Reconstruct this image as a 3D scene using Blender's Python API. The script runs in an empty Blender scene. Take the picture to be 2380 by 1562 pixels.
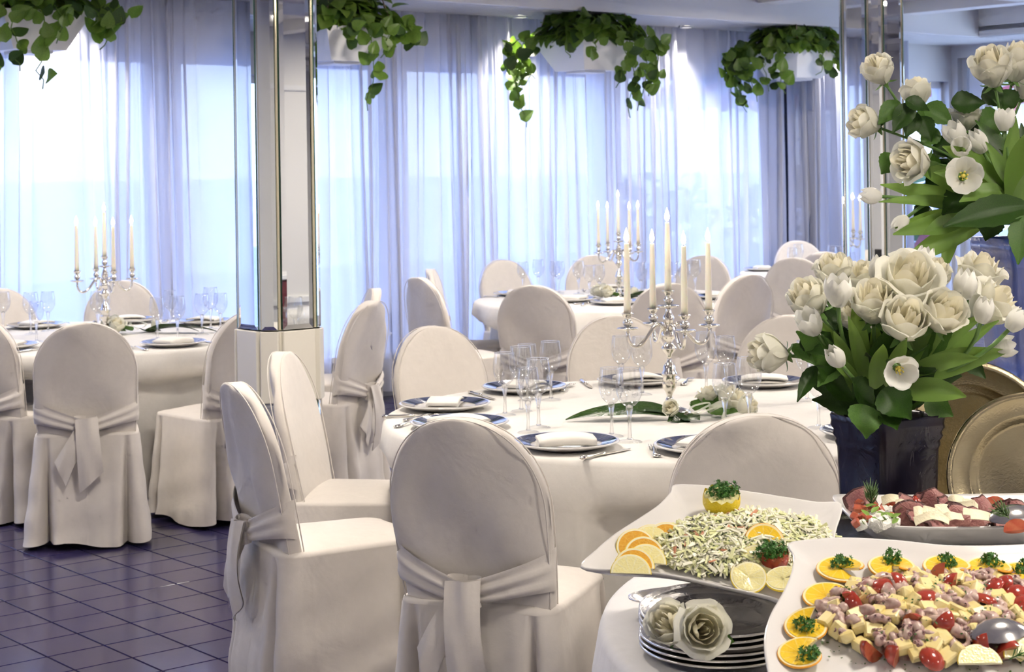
import bpy, bmesh, math, random
from math import sin, cos, pi, sqrt, exp, radians, atan2
from mathutils import Vector, Matrix, Quaternion, noise as mnoise
V3 = Vector
random.seed(11)
SC = bpy.context.scene
COL = SC.collection
# ------------------------------------------------------------------ camera
F, HC, ROLL, CX, CY = 4000.0, 1.55, .0145, 1190.0, 400.0     # focal length (px), height, roll, principal point of a 2380x1562 frame
cam = bpy.data.cameras.new('camera'); camo = bpy.data.objects.new('camera', cam); COL.objects.link(camo)
camo.location = (0, 0, HC)
camo.rotation_euler = (Matrix.Rotation(pi / 2, 3, 'X') @ Matrix.Rotation(-ROLL, 3, 'Z')).to_euler()
cam.sensor_width = 36; cam.lens = 36 * F / 2380; cam.shift_y = -(781 - CY) / 2380
cam.clip_end = 3000; cam.clip_start = .05
cam.dof.use_dof = True; cam.dof.focus_distance = 3.7; cam.dof.aperture_fstop = 13
SC.camera = camo
# ------------------------------------------------------------------ colour management
SC.view_settings.view_transform = 'Standard'; SC.view_settings.look = 'None'
SC.view_settings.gamma = 1; SC.view_settings.use_curve_mapping = False
SC.view_settings.exposure = 0.28
cy = SC.cycles
cy.max_bounces = 6; cy.diffuse_bounces = 2; cy.glossy_bounces = 4; cy.transmission_bounces = 4
cy.use_adaptive_sampling = True; cy.adaptive_threshold = .14; cy.adaptive_min_samples = 12
cy.transparent_max_bounces = 16; cy.caustics_reflective = False; cy.caustics_refractive = False
cy.sample_clamp_indirect = 6; cy.use_denoising = True
# ------------------------------------------------------------------ world: pale overcast dusk sky
w = bpy.data.worlds.new('world'); SC.world = w; w.use_nodes = True
nt = w.node_tree; nt.nodes.clear()
wo = nt.nodes.new('ShaderNodeOutputWorld'); bg = nt.nodes.new('ShaderNodeBackground')
tcn = nt.nodes.new('ShaderNodeTexCoord'); sep = nt.nodes.new('ShaderNodeSeparateXYZ'); rmp = nt.nodes.new('ShaderNodeValToRGB')
nt.links.new(tcn.outputs['Generated'], sep.inputs[0]); nt.links.new(sep.outputs['Z'], rmp.inputs[0])
rmp.color_ramp.elements[0].position = 0.0; rmp.color_ramp.elements[0].color = (.66, .765, 1, 1)
rmp.color_ramp.elements[1].position = .6; rmp.color_ramp.elements[1].color = (.32, .46, 1, 1)
nt.links.new(rmp.outputs[0], bg.inputs[0]); nt.links.new(bg.outputs[0], wo.inputs[0])
bg.inputs[1].default_value = 3.7

# ------------------------------------------------------------------ room frame: corner C0, U along the window wall, N into the room
TH = radians(39.8)
U = V3((cos(TH), sin(TH), 0)); N = V3((sin(TH), -cos(TH), 0)); C0 = V3((3.58, 15.75, 0))
def room(a, b, z=0): return C0 - U * a + N * b + V3((0, 0, z))
def ray(px, py):
    dx, dy = px - CX, py - CY
    return V3(((dx * cos(ROLL) - dy * sin(ROLL)) / F, 1, -(dx * sin(ROLL) + dy * cos(ROLL)) / F))
def P(px, py, Y): d = ray(px, py); return V3((0, 0, HC)) + d * Y
def PZ(px, py, Z): d = ray(px, py); return V3((0, 0, HC)) + d * ((Z - HC) / d.z)
def PB(px, b):                       # where the column of pixels px meets the plane at distance b from the window wall -> (a, point)
    d = ray(px, 400); t = (C0.dot(N) + b) / d.dot(N); p = d * t; p.z = 0
    return -(p - C0).dot(U), p
def PA(px, a):                       # the same for a plane parallel to the right wall
    d = ray(px, 400); t = (C0.dot(U) - a) / d.dot(U); p = d * t; p.z = 0
    return (p - C0).dot(N), p

# lamps the room has: round ceiling lamps (fixtures are built with the ceiling) and downlights that wash the curtain
def lamp(name, kind, loc, energy, color, size=.3, rot=(0, 0, 0), **k):
    l = bpy.data.lights.new(name, kind); l.energy = energy; l.color = color
    if kind == 'AREA': l.shape = 'DISK'; l.size = size
    else: l.shadow_soft_size = size
    for q, v in k.items(): setattr(l, q, v)
    o = bpy.data.objects.new(name, l); COL.objects.link(o); o.location = loc; o.rotation_euler = rot
    return o
ZC, ZS = 2.84, 2.675                   # room ceiling, lower slatted ceiling along the windows
LAMPS = [(a, b) for a in (3.2, 6.6, 10.0, 13.4) for b in (2.6, 5.6, 8.8, 11.2)]
for k, (a, b) in enumerate(LAMPS):    # all above the frame; the photograph shows them in the column mirror
    lamp('ceiling_lamp_%02d_offscreen' % (k + 1), 'AREA', room(a, b, ZC + .018), 48, (1, .90, .78), .46)
SPOTS = [PB(q, .32)[0] for q in (175, 1215, 1600, 1965)]     # where the photograph shows their glow on the curtain
for nm, a in zip(('downlight_1_offscreen', 'downlight_2', 'downlight_3', 'downlight_4'), SPOTS):
    lamp(nm, 'SPOT', room(a, .32, ZS - .03), 95, (1, .93, .86), .03, spot_size=radians(95), spot_blend=.8)

# ------------------------------------------------------------------ materials
def lin(c): return tuple(((x / 12.92) if x <= .04045 else ((x + .055) / 1.055) ** 2.4) for x in c)
MATS = {}
def mat(name, col=(.8, .8, .8), rough=.5, metal=0, bump=None, var=0, vscale=8, detail=4, stretch=None, **k):
    m = bpy.data.materials.new(name); m.use_nodes = True; MATS[name] = m
    t = m.node_tree; b = t.nodes['Principled BSDF']
    b.inputs['Base Color'].default_value = (*col, 1); b.inputs['Roughness'].default_value = rough; b.inputs['Metallic'].default_value = metal
    for q, v in k.items(): b.inputs[q].default_value = v
    if bump or var:
        tc = t.nodes.new('ShaderNodeTexCoord'); mp = t.nodes.new('ShaderNodeMapping')
        t.links.new(tc.outputs['Object'], mp.inputs[0])
        if stretch: mp.inputs['Scale'].default_value = stretch
    if var:
        n = t.nodes.new('ShaderNodeTexNoise'); n.inputs['Scale'].default_value = vscale; n.inputs['Detail'].default_value = detail
        t.links.new(mp.outputs[0], n.inputs[0])
        r = t.nodes.new('ShaderNodeValToRGB'); t.links.new(n.outputs[0], r.inputs[0])
        r.color_ramp.elements[0].position = .3; r.color_ramp.elements[1].position = .7
        if isinstance(var, tuple): c2 = var
        else: c2 = tuple(min(1, c * (1 + var)) for c in col)
        r.color_ramp.elements[0].color = (*col, 1); r.color_ramp.elements[1].color = (*c2, 1)
        t.links.new(r.outputs[0], b.inputs['Base Color'])
    if bump:
        prev = None
        for sc, st in bump:
            n = t.nodes.new('ShaderNodeTexNoise'); n.inputs['Scale'].default_value = sc; n.inputs['Detail'].default_value = 3
            n.inputs['Distortion'].default_value = 1.2
            t.links.new(mp.outputs[0], n.inputs[0])
            bp = t.nodes.new('ShaderNodeBump'); bp.inputs['Strength'].default_value = st; bp.inputs['Distance'].default_value = .02
            t.links.new(n.outputs[0], bp.inputs['Height'])
            if prev: t.links.new(prev.outputs[0], bp.inputs['Normal'])
            prev = bp
        t.links.new(prev.outputs[0], b.inputs['Normal'])
    return m
def fabric(name, col, wr=.35):
    m = mat(name, col, .85, bump=[(5, wr), (38, .03), (300, .04)], var=-.04, vscale=30)
    m.node_tree.nodes['Principled BSDF'].inputs['Sheen Weight'].default_value = .15
    return m
fabric('slipcover', (.80, .745, .685), .22)
fabric('tablecloth', (.84, .81, .76), .10)
fabric('buffet_cloth', (.90, .88, .87), .2)
fabric('napkin', (.92, .88, .80), .08)
mat('plaster', (.80, .79, .78), .7, bump=[(60, .05)])
mat('ceiling_white', (.82, .81, .80), .6)
mat('slat_white', (.85, .85, .86), .35)
mat('frame_white', (.85, .85, .86), .4)
mat('band_cream', (.83, .79, .70), .35)
mat('dark_post', (.03, .035, .05), .5)
mat('grout', (.085, .075, .06), .8)
mat('tile_a', (.038, .034, .105), .17, var=(.055, .044, .115), vscale=3, bump=[(6, .03)], **{'Specular IOR Level': .7})
mat('tile_b', (.046, .040, .100), .2, var=(.034, .034, .115), vscale=4, bump=[(6, .03)], **{'Specular IOR Level': .7})
mat('mirror', (.90, .92, .90), .015, 1)
mat('mirror_edge', (.10, .20, .15), .15, .3)
mat('brass_strip', (.66, .60, .42), .14, 1)
mat('silver', (.88, .84, .76), .13, 1)
mat('silver_tray', (.84, .81, .76), .2, 1, bump=[(90, .06)])
mat('brass_tray', (.42, .36, .23), .22, 1, bump=[(140, .05)], var=(.33, .27, .16), vscale=9)
mat('steel', (.86, .84, .80), .16, 1)
mat('porcelain', (.78, .76, .74), .12, **{'Coat Weight': .3})
mat('navy_band', (.020, .030, .085), .07, **{'Coat Weight': 1.0, 'Specular IOR Level': .8})
mat('wax', (.93, .88, .74), .45, **{'Subsurface Weight': .25, 'Subsurface Radius': (.02, .012, .006), 'Subsurface Scale': .5})
mat('wick', (.03, .02, .02), .9)
mat('vase_dark', (.005, .006, .018), .16, var=(.022, .013, .009), vscale=6, bump=[(18, .15)], stretch=(1, 1, .6), **{'Coat Weight': .1, 'Specular IOR Level': .22})
mat('vase_blue', (.03, .075, .36), .25, var=(.07, .085, .20), vscale=9, bump=[(25, .2)], stretch=(1, 1, .4), **{'Coat Weight': .4})
mat('soil', (.02, .015, .01), .95)
mat('cord', (.45, .32, .25), .8)
mat('red_lacquer', (.16, .02, .025), .3)
mat('black_cloth', (.008, .008, .010), .85)
mat('curtain_grey', (.50, .50, .55), .9, bump=[(80, .08)])
mat('awning', (.76, .74, .72), .8)
mat('awning_red', (.55, .12, .14), .8)
mat('terrace', (.50, .50, .52), .85, var=(.44, .45, .47), vscale=.5)
mat('sea', (.20, .34, .70), .22, **{'IOR': 1.5, 'Specular IOR Level': .8})
mat('wicker_red', (.22, .03, .035), .5, bump=[(200, .3)])
mat('wicker_blue', (.16, .20, .36), .6, bump=[(200, .3)])
mat('shrub', (.06, .13, .035), .8)
mat('wall_panel', (.80, .79, .78), .55)
LEAFK = {'Subsurface Weight': 0.0}
mat('leaf_dark', (.018, .050, .008), .28, var=(.034, .080, .012), vscale=20, bump=[(60, .2)], **{'Specular IOR Level': .3})
mat('leaf_mid', (.055, .13, .025), .36, var=(.09, .17, .04), vscale=18, bump=[(50, .15)], **{'Specular IOR Level': .3})
mat('leaf_tulip', (.13, .24, .045), .38, var=(.20, .33, .08), vscale=14, stretch=(6, 6, 1))
mat('ivy', (.050, .125, .012), .42, var=(.16, .24, .04), vscale=14)
mat('ivy_dark', (.020, .055, .008), .5, var=(.045, .095, .015), vscale=12)
mat('stem', (.11, .22, .05), .45)
mat('parsley', (.035, .14, .015), .5, var=(.07, .22, .03), vscale=60)
mat('rosemary', (.10, .18, .05), .5)
mat('orange_rind', (.86, .38, .02), .4, bump=[(300, .2)])
mat('orange_pith', (.93, .80, .45), .5)
mat('lemon_rind', (.88, .66, .03), .4, bump=[(200, .25)])
mat('lemon_pith', (.93, .88, .60), .5)
mat('tomato', (.33, .028, .018), .2, var=(.42, .06, .03), vscale=20, **{'Coat Weight': .5})
mat('tomato_flesh', (.42, .07, .04), .25, var=(.52, .16, .08), vscale=60)
mat('potato', (.80, .63, .22), .38, var=(.86, .76, .42), vscale=40)
mat('octopus', (.74, .60, .50), .28, var=(.30, .14, .14), vscale=80)
mat('octopus_skin', (.26, .11, .13), .28, var=(.5, .32, .30), vscale=60)
mat('celery', (.80, .80, .48), .4, var=(.70, .74, .34), vscale=30)
mat('celery_pale', (.90, .88, .70), .4)
mat('salad_red', (.62, .28, .16), .4)
mat('herb', (.04, .11, .015), .6)
mat('mozzarella', (.92, .90, .82), .35, bump=[(60, .4)])
mat('beef', (.30, .10, .10), .42, var=(.42, .20, .17), vscale=35, bump=[(90, .3)])
mat('beef_edge', (.09, .028, .025), .5, bump=[(90, .4)])
mat('parmesan', (.90, .82, .58), .5, bump=[(90, .15)])
mat('arugula', (.20, .34, .05), .5)
mat('cracker', (.88, .86, .76), .5)
mat('ribbon', (.75, .76, .62), .5, Alpha=.55)
PET = {}
mat('rose_petal', (.88, .865, .73), .5, bump=[(40, .08)], var=(.91, .90, .82), vscale=15, **PET)
mat('rose_heart', (.90, .845, .66), .5, **PET)
mat('tulip_petal', (.93, .92, .86), .45, bump=[(60, .06)], **PET)
mat('stamen', (.80, .66, .12), .6)
def citrus(name, c1, c2, cr):                     # flesh with radial segments in object space
    m = mat(name, c1, .22, **{'Coat Weight': .4}); t = m.node_tree; b = t.nodes['Principled BSDF']
    tc = t.nodes.new('ShaderNodeTexCoord'); g = t.nodes.new('ShaderNodeTexGradient'); g.gradient_type = 'RADIAL'
    t.links.new(tc.outputs['Object'], g.inputs[0])
    mm = t.nodes.new('ShaderNodeMath'); mm.operation = 'MULTIPLY'; mm.inputs[1].default_value = 10; t.links.new(g.outputs[0], mm.inputs[0])
    pp = t.nodes.new('ShaderNodeMath'); pp.operation = 'PINGPONG'; pp.inputs[1].default_value = .5; t.links.new(mm.outputs[0], pp.inputs[0])
    n = t.nodes.new('ShaderNodeTexNoise'); n.inputs['Scale'].default_value = 260; t.links.new(tc.outputs['Object'], n.inputs[0])
    r = t.nodes.new('ShaderNodeValToRGB'); t.links.new(pp.outputs[0], r.inputs[0])
    r.color_ramp.elements[0].color = (*cr, 1); r.color_ramp.elements[1].color = (*c1, 1); r.color_ramp.elements[1].position = .1
    mx = t.nodes.new('ShaderNodeMixRGB'); mx.blend_type = 'MIX'; mx.inputs[2].default_value = (*c2, 1)
    t.links.new(n.outputs[0], mx.inputs[0]); t.links.new(r.outputs[0], mx.inputs[1]); t.links.new(mx.outputs[0], b.inputs['Base Color'])
    bp = t.nodes.new('ShaderNodeBump'); bp.inputs['Strength'].default_value = .3; bp.inputs['Distance'].default_value = .003
    t.links.new(n.outputs[0], bp.inputs['Height']); t.links.new(bp.outputs[0], b.inputs['Normal'])
citrus('orange_flesh', (.92, .56, .02), (.95, .66, .05), (.96, .78, .25))
citrus('lemon_flesh', (.90, .80, .30), (.94, .88, .50), (.95, .92, .70))
citrus('orange_grilled', (.72, .30, .03), (.90, .55, .08), (.80, .45, .10))
def translucent(name, col, f):
    m = MATS[name]; t = m.node_tree; b = t.nodes['Principled BSDF']; o = t.nodes['Material Output']
    tl = t.nodes.new('ShaderNodeBsdfTranslucent'); tl.inputs[0].default_value = (*col, 1); mx = t.nodes.new('ShaderNodeMixShader'); mx.inputs[0].default_value = f
    t.links.new(b.outputs[0], mx.inputs[1]); t.links.new(tl.outputs[0], mx.inputs[2]); t.links.new(mx.outputs[0], o.inputs[0])
translucent('rose_petal', (.96, .94, .80), .42); translucent('rose_heart', (.96, .92, .74), .42); translucent('tulip_petal', (.98, .97, .88), .38)
translucent('leaf_tulip', (.35, .55, .08), .22); translucent('ivy', (.22, .40, .04), .25); translucent('leaf_mid', (.12, .28, .03), .15)
def nodes_mat(name):
    m = bpy.data.materials.new(name); m.use_nodes = True; MATS[name] = m; m.node_tree.nodes.clear()
    return m, m.node_tree, m.node_tree.nodes.new('ShaderNodeOutputMaterial')
def emit(name, col, s):
    m, t, o = nodes_mat(name); e = t.nodes.new('ShaderNodeEmission'); e.inputs[0].default_value = (*col, 1); e.inputs[1].default_value = s
    t.links.new(e.outputs[0], o.inputs[0])
emit('flame', (1, .94, .82), 30); emit('lamp_glow', (1, .93, .84), 6)
def thin_glass(name, tint, ior=1.5, rough=.0):
    m, t, o = nodes_mat(name); tr = t.nodes.new('ShaderNodeBsdfTransparent'); tr.inputs[0].default_value = (*tint, 1)
    gl = t.nodes.new('ShaderNodeBsdfGlossy'); gl.inputs['Roughness'].default_value = rough
    fr = t.nodes.new('ShaderNodeFresnel'); ge = t.nodes.new('ShaderNodeNewGeometry')
    ma = t.nodes.new('ShaderNodeMath'); ma.operation = 'MULTIPLY_ADD'; ma.inputs[1].default_value = 1 / ior - ior; ma.inputs[2].default_value = ior
    t.links.new(ge.outputs['Backfacing'], ma.inputs[0]); t.links.new(ma.outputs[0], fr.inputs[0])      # same reflectance from both sides of the thin wall
    mx = t.nodes.new('ShaderNodeMixShader'); t.links.new(fr.outputs[0], mx.inputs[0]); t.links.new(tr.outputs[0], mx.inputs[1]); t.links.new(gl.outputs[0], mx.inputs[2])
    t.links.new(mx.outputs[0], o.inputs[0])
thin_glass('window_glass', (.93, .97, 1)); thin_glass('crystal_bowl', (.965, .97, .975), 2.2, .01); thin_glass('crystal_foot', (.97, .975, .98), 1.7, .02)
m, t, o = nodes_mat('crystal_stem'); g = t.nodes.new('ShaderNodeBsdfGlass'); g.inputs['IOR'].default_value = 1.48
tr = t.nodes.new('ShaderNodeBsdfTransparent'); mx = t.nodes.new('ShaderNodeMixShader'); mx.inputs[0].default_value = .5
t.links.new(g.outputs[0], mx.inputs[1]); t.links.new(tr.outputs[0], mx.inputs[2]); t.links.new(mx.outputs[0], o.inputs[0])
def sheer(name, col, transp, transl):
    m, t, o = nodes_mat(name)
    tr = t.nodes.new('ShaderNodeBsdfTransparent'); tr.inputs[0].default_value = (.96, .97, 1, 1)
    tl = t.nodes.new('ShaderNodeBsdfTranslucent'); tl.inputs[0].default_value = (*col, 1)
    df = t.nodes.new('ShaderNodeBsdfDiffuse'); df.inputs[0].default_value = (*col, 1)
    m1 = t.nodes.new('ShaderNodeMixShader'); m1.inputs[0].default_value = transl; t.links.new(df.outputs[0], m1.inputs[1]); t.links.new(tl.outputs[0], m1.inputs[2])
    m2 = t.nodes.new('ShaderNodeMixShader'); m2.inputs[0].default_value = transp; t.links.new(m1.outputs[0], m2.inputs[1]); t.links.new(tr.outputs[0], m2.inputs[2])
    t.links.new(m2.outputs[0], o.inputs[0])
sheer('sheer', (.90, .90, .95), .13, .62); sheer('drape_grey', (.56, .57, .64), .04, .35)

# ------------------------------------------------------------------ geometry helpers
class G:
    def __init__(s): s.V = []; s.Fc = []; s.M = []; s.S = []
    def add(s, V, Fc, mi=0, smooth=True):
        n = len(s.V); s.V += [tuple(v) for v in V]
        for f in Fc: s.Fc.append(tuple(i + n for i in f)); s.M.append(mi); s.S.append(smooth)
        return s
    def sheet(s, nu, nv, fn, mi=0, cu=False, smooth=True):
        V = [fn(i / (nu if cu else nu - 1), j / (nv - 1)) for j in range(nv) for i in range(nu)]
        Fc = []
        for j in range(nv - 1):
            for i in range(nu if cu else nu - 1):
                i2 = (i + 1) % nu
                Fc.append((j * nu + i, j * nu + i2, (j + 1) * nu + i2, (j + 1) * nu + i))
        return s.add(V, Fc, mi, smooth)
    def lathe(s, prof, n=24, mi=0, sx=1, sy=1, M=None, smooth=True):
        V = []; Fc = []; rows = []
        for r, z in prof:
            if r < 1e-6: rows.append([len(V)]); V.append(V3((0, 0, z)))
            else:
                rows.append(list(range(len(V), len(V) + n)))
                V += [V3((r * sx * cos(2 * pi * i / n), r * sy * sin(2 * pi * i / n), z)) for i in range(n)]
        for A, B in zip(rows, rows[1:]):
            for i in range(n):
                j = (i + 1) % n
                if len(A) == 1 and len(B) == 1: continue
                if len(A) == 1: Fc.append((A[0], B[i], B[j])[::-1])
                elif len(B) == 1: Fc.append((A[i], A[j], B[0]))
                else: Fc.append((A[i], A[j], B[j], B[i]))
        if M: V = [M @ v for v in V]
        return s.add(V, Fc, mi, smooth)
    def tube(s, pts, rad, n=8, mi=0, flat=1.0, smooth=True):
        pts = [V3(p) for p in pts]; k = len(pts)
        if not hasattr(rad, '__len__'): rad = [rad] * k
        T = [(pts[min(i + 1, k - 1)] - pts[max(i - 1, 0)]).normalized() for i in range(k)]
        a = V3((0, 0, 1)) if abs(T[0].z) < .9 else V3((1, 0, 0))
        nx = T[0].cross(a).normalized(); V = []
        for i in range(k):
            nx = (nx - T[i] * nx.dot(T[i])); nx = nx.normalized() if nx.length > 1e-6 else T[i].orthogonal().normalized()
            by = T[i].cross(nx)
            V += [pts[i] + (nx * cos(2 * pi * q / n) + by * sin(2 * pi * q / n) * flat) * rad[i] for q in range(n)]
        Fc = [(i * n + q, i * n + (q + 1) % n, (i + 1) * n + (q + 1) % n, (i + 1) * n + q) for i in range(k - 1) for q in range(n)]
        Fc += [tuple(range(n))[::-1], tuple((k - 1) * n + q for q in range(n))]
        return s.add(V, Fc, mi, smooth)
    def box(s, c, d, M=None, mi=0, smooth=False):
        V = []
        for z in (-1, 1):
            for y in (-1, 1):
                for x in (-1, 1): V.append(V3((c[0] + x * d[0] / 2, c[1] + y * d[1] / 2, c[2] + z * d[2] / 2)))
        if M: V = [M @ v for v in V]
        return s.add(V, [(0, 2, 3, 1), (4, 5, 7, 6), (0, 1, 5, 4), (2, 6, 7, 3), (0, 4, 6, 2), (1, 3, 7, 5)], mi, smooth)
    def cbox(s, c, d, b=.1, M=None, mi=0, smooth=False, jit=0):        # chamfered box
        bm = bmesh.new(); h = [q / 2 for q in d]; bb = min(h) * b * 2
        for x in (-1, 1):
            for y in (-1, 1):
                for z in (-1, 1):
                    for k in range(3):
                        p = [x * h[0], y * h[1], z * h[2]]
                        for q, sg in enumerate((x, y, z)):
                            if q != k: p[q] -= sg * bb
                        if jit: p = [v * (1 + random.uniform(-jit, jit)) for v in p]
                        bm.verts.new((c[0] + p[0], c[1] + p[1], c[2] + p[2]))
        r = bmesh.ops.convex_hull(bm, input=bm.verts); bm.verts.index_update()
        V = [v.co.copy() for v in bm.verts]; Fc = [tuple(v.index for v in f.verts) for f in bm.faces]; bm.free()
        if M: V = [M @ v for v in V]
        return s.add(V, Fc, mi, smooth)
    def ext(s, poly, z0, z1, mi=0, M=None):                           # prism over a polygon
        n = len(poly); V = [V3((p[0], p[1], z0)) for p in poly] + [V3((p[0], p[1], z1)) for p in poly]
        if M: V = [M @ v for v in V]
        Fc = [(i, (i + 1) % n, n + (i + 1) % n, n + i) for i in range(n)] + [tuple(range(n))[::-1], tuple(range(n, 2 * n))]
        return s.add(V, Fc, mi, False)
    def mesh(s, name, mats):
        me = bpy.data.meshes.new(name); me.from_pydata(s.V, [], s.Fc)
        for m_ in ([mats] if isinstance(mats, str) else mats): me.materials.append(MATS[m_])
        me.polygons.foreach_set('material_index', s.M); me.polygons.foreach_set('use_smooth', s.S); me.update()
        return me
    def build(s, name, mats, parent=None, **k): return put(name, s.mesh(name, mats), parent, **k)
def put(name, me, parent=None, loc=None, rot=None, M=None, inv=None, label=None):
    o = bpy.data.objects.new(name, me); COL.objects.link(o)
    if parent: o.parent = parent
    if M is not None: o.matrix_basis = M
    if inv is not None: o.matrix_parent_inverse = inv
    if loc is not None: o.location = loc
    if rot is not None: o.rotation_euler = rot
    if label: o['label'] = label
    return o
def tag(o, label=None, cat=None, group=None, kind=None):
    if label: o['label'] = label
    if cat: o['category'] = cat
    if group: o['group'] = group
    if kind: o['kind'] = kind
    return o
def thing(name, label, cat, loc=(0, 0, 0), rz=0, group=None, M=None):
    o = bpy.data.objects.new(name, None); COL.objects.link(o); o.empty_display_size = .05
    if M is not None: o.matrix_basis = M
    else: o.location = loc; o.rotation_euler = (0, 0, rz)
    return tag(o, label, cat, group)
def dup(root, loc, rz=0, label=None, group=None, scale=1):
    def cp(o, par):
        c = o.copy(); COL.objects.link(c); c.parent = par
        for ch in o.children: cp(ch, c)
        return c
    c = cp(root, None); c.location = loc; c.rotation_euler = (0, 0, rz); c.scale = (scale,) * 3
    if label: c['label'] = label
    if group: c['group'] = group
    return c
def placer(proto):                     # first use moves the prototype, later uses copy it
    used = []
    def f(loc, rz=0, label=None, group=None, scale=1):
        if used: return dup(proto, loc, rz, label, group, scale)
        used.append(1); proto.location = loc; proto.rotation_euler = (0, 0, rz); proto.scale = (scale,) * 3
        if label: proto['label'] = label
        if group: proto['group'] = group
        return proto
    return f
def frameM(origin, zaxis, xhint=(1, 0, 0), scale=1):
    z = V3(zaxis).normalized(); x = V3(xhint); x = x - z * x.dot(z)
    x = x.normalized() if x.length > 1e-5 else z.orthogonal().normalized(); y = z.cross(x)
    R = Matrix((x, y, z)).transposed().to_4x4()
    return Matrix.Translation(origin) @ R @ Matrix.Scale(scale, 4)
RM = Matrix.Rotation(TH, 4, 'Z')       # room axes: local x along U, local y = -N
def bez(p0, p1, p2, p3, n=12):
    o = []
    for i in range(n):
        t = i / (n - 1); o.append(V3(p0) * (1 - t) ** 3 + V3(p1) * 3 * t * (1 - t) ** 2 + V3(p2) * 3 * t * t * (1 - t) + V3(p3) * t ** 3)
    return o
def struct(o): o['kind'] = 'structure'; return o
# ================================================================== SETTING
ROOM = Matrix.Translation(C0) @ RM
def rbox(g, a0, a1, b0, b1, z0, z1, mi=0):
    return g.box((-(a0 + a1) / 2, -(b0 + b1) / 2, (z0 + z1) / 2), (abs(a1 - a0), abs(b1 - b0), abs(z1 - z0)), ROOM, mi)
AR, AL, BB = -.75, 15.5, 12.6          # right wall, left wall, back wall (room coordinates)
# floor: slab, glazed tiles proud of recessed grout; the tiles in view are pieces of their own
g = G(); rbox(g, AR - .2, AL + .2, -.2, BB + .2, -.12, -.006); floor = struct(g.build('floor', 'grout'))
TO = V3((-1.658, 5.735, 0)); TS = .2
gt = G(); gt.cbox((0, 0, -.006), (TS - .007, TS - .007, .012), .06); tm = [gt.mesh('tile', 'tile_a')]
gt = G(); gt.cbox((0, 0, -.006), (TS - .007, TS - .007, .012), .06); tm.append(gt.mesh('tile', 'tile_b'))
far = G(); nt_ = 0; rt = random.Random(3)
for i in range(-75, 75):
    for j in range(-75, 75):
        c = TO + U * (TS * (i + .5)) + N * (TS * (j + .5))
        a, b = -(c - C0).dot(U), (c - C0).dot(N)
        if not (AR < a < AL and 0 < b < BB): continue
        vis = False
        if 4.9 < c.y < 7.75:
            px = CX + c.x / c.y * F; py = CY + HC / c.y * F
            vis = -40 < px < 640 and py < 1640
        if vis and nt_ < 300:
            put('tile', tm[rt.random() < .35], floor, M=Matrix.Translation(c) @ RM); nt_ += 1
        else:
            M_ = Matrix.Translation(c) @ RM; h = TS / 2 - .0035
            far.add([M_ @ V3(q) for q in ((-h, -h, 0), (h, -h, 0), (h, h, 0), (-h, h, 0), (-h, -h, -.012), (h, -h, -.012), (h, h, -.012), (-h, h, -.012))],
                    [(0, 1, 2, 3), (0, 4, 5, 1), (1, 5, 6, 2), (2, 6, 7, 3), (3, 7, 4, 0)], int(rt.random() < .35), False)
o = far.build('tile_field', ['tile_a', 'tile_b'], floor); o['kind'] = 'stuff'
# window wall: low wall, header, posts; windows with frames and panes
posts = [AR - .05] + [PB(q, 0)[0] for q in (1822, 1425, 925, 395, -330)] + [AL]
SZ, WZ = .30, 2.34
g = G(); rbox(g, AR - .2, AL + .2, -.2, 0, -.05, SZ); rbox(g, AR - .2, AL + .2, -.2, 0, WZ, 3.0)
for p in posts: rbox(g, p - .09, p + .09, -.2, 0, SZ, WZ)
struct(g.build('wall_window', 'plaster'))
g = G(); rbox(g, AR, AL, -.02, .14, SZ - .02, SZ + .02); struct(g.build('trim_sill', 'frame_white'))
for k, (p, q) in enumerate(zip(posts, posts[1:])):
    x0, x1 = p + .09, q - .09
    w_ = struct(thing('window_%d' % (k + 1), None, None)); g = G()
    nb = max(1, round((x1 - x0) / 1.5))
    for z0, z1 in ((SZ, SZ + .06), (WZ - .06, WZ)): rbox(g, x0, x1, -.13, -.07, z0, z1)
    for i in range(nb + 1):
        c = x0 + (x1 - x0) * i / nb; rbox(g, max(x0, c - .03), min(x1, c + .03), -.13, -.07, SZ, WZ)
    g.build('window_frame', 'frame_white', w_)
    for i in range(nb):
        c0, c1 = x0 + (x1 - x0) * i / nb, x0 + (x1 - x0) * (i + 1) / nb; g = G(); rbox(g, c0 + .03, c1 - .03, -.103, -.097, SZ + .06, WZ - .06)
        g.build('pane', 'window_glass', w_)
g = G(); pa, _ = PB(1824, .03); rbox(g, pa - .03, pa + .03, .0, .06, SZ, ZS); struct(g.build('trim_dark_post', 'dark_post'))
# right wall, glazed
bp = [0, PA(2272, AR)[0], 2.9, 4.6, 6.3]
g = G(); rbox(g, AR - .2, AR, 6.3, BB, -.05, 3.0); rbox(g, AR - .2, AR, 0, 6.3, 2.56, 3.0); rbox(g, AR - .2, AR, 0, 6.3, -.05, .12)
for q in bp: rbox(g, AR - .2, AR, max(0, q - .07), q + .07, .12, 2.56)
struct(g.build('wall_right', 'plaster'))
for k, (p, q) in enumerate(zip(bp, bp[1:])):
    w_ = struct(thing('window_%d' % (k + 11), None, None)); g = G()
    p += .07; q -= .07
    for z0, z1 in ((.12, .2), (2.48, 2.56)): rbox(g, AR - .13, AR - .07, p, q, z0, z1)
    for c in (p, q - .06): rbox(g, AR - .13, AR - .07, c, c + .06, .2, 2.48)
    g.build('window_frame', 'frame_white', w_)
    g = G(); rbox(g, AR - .103, AR - .097, p + .06, q - .06, .2, 2.48); g.build('pane', 'window_glass', w_)
g = G(); rbox(g, AR - .2, AL + .2, BB, BB + .2, -.05, 3.0); wb = struct(g.build('wall_back', 'wall_panel'))
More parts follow.
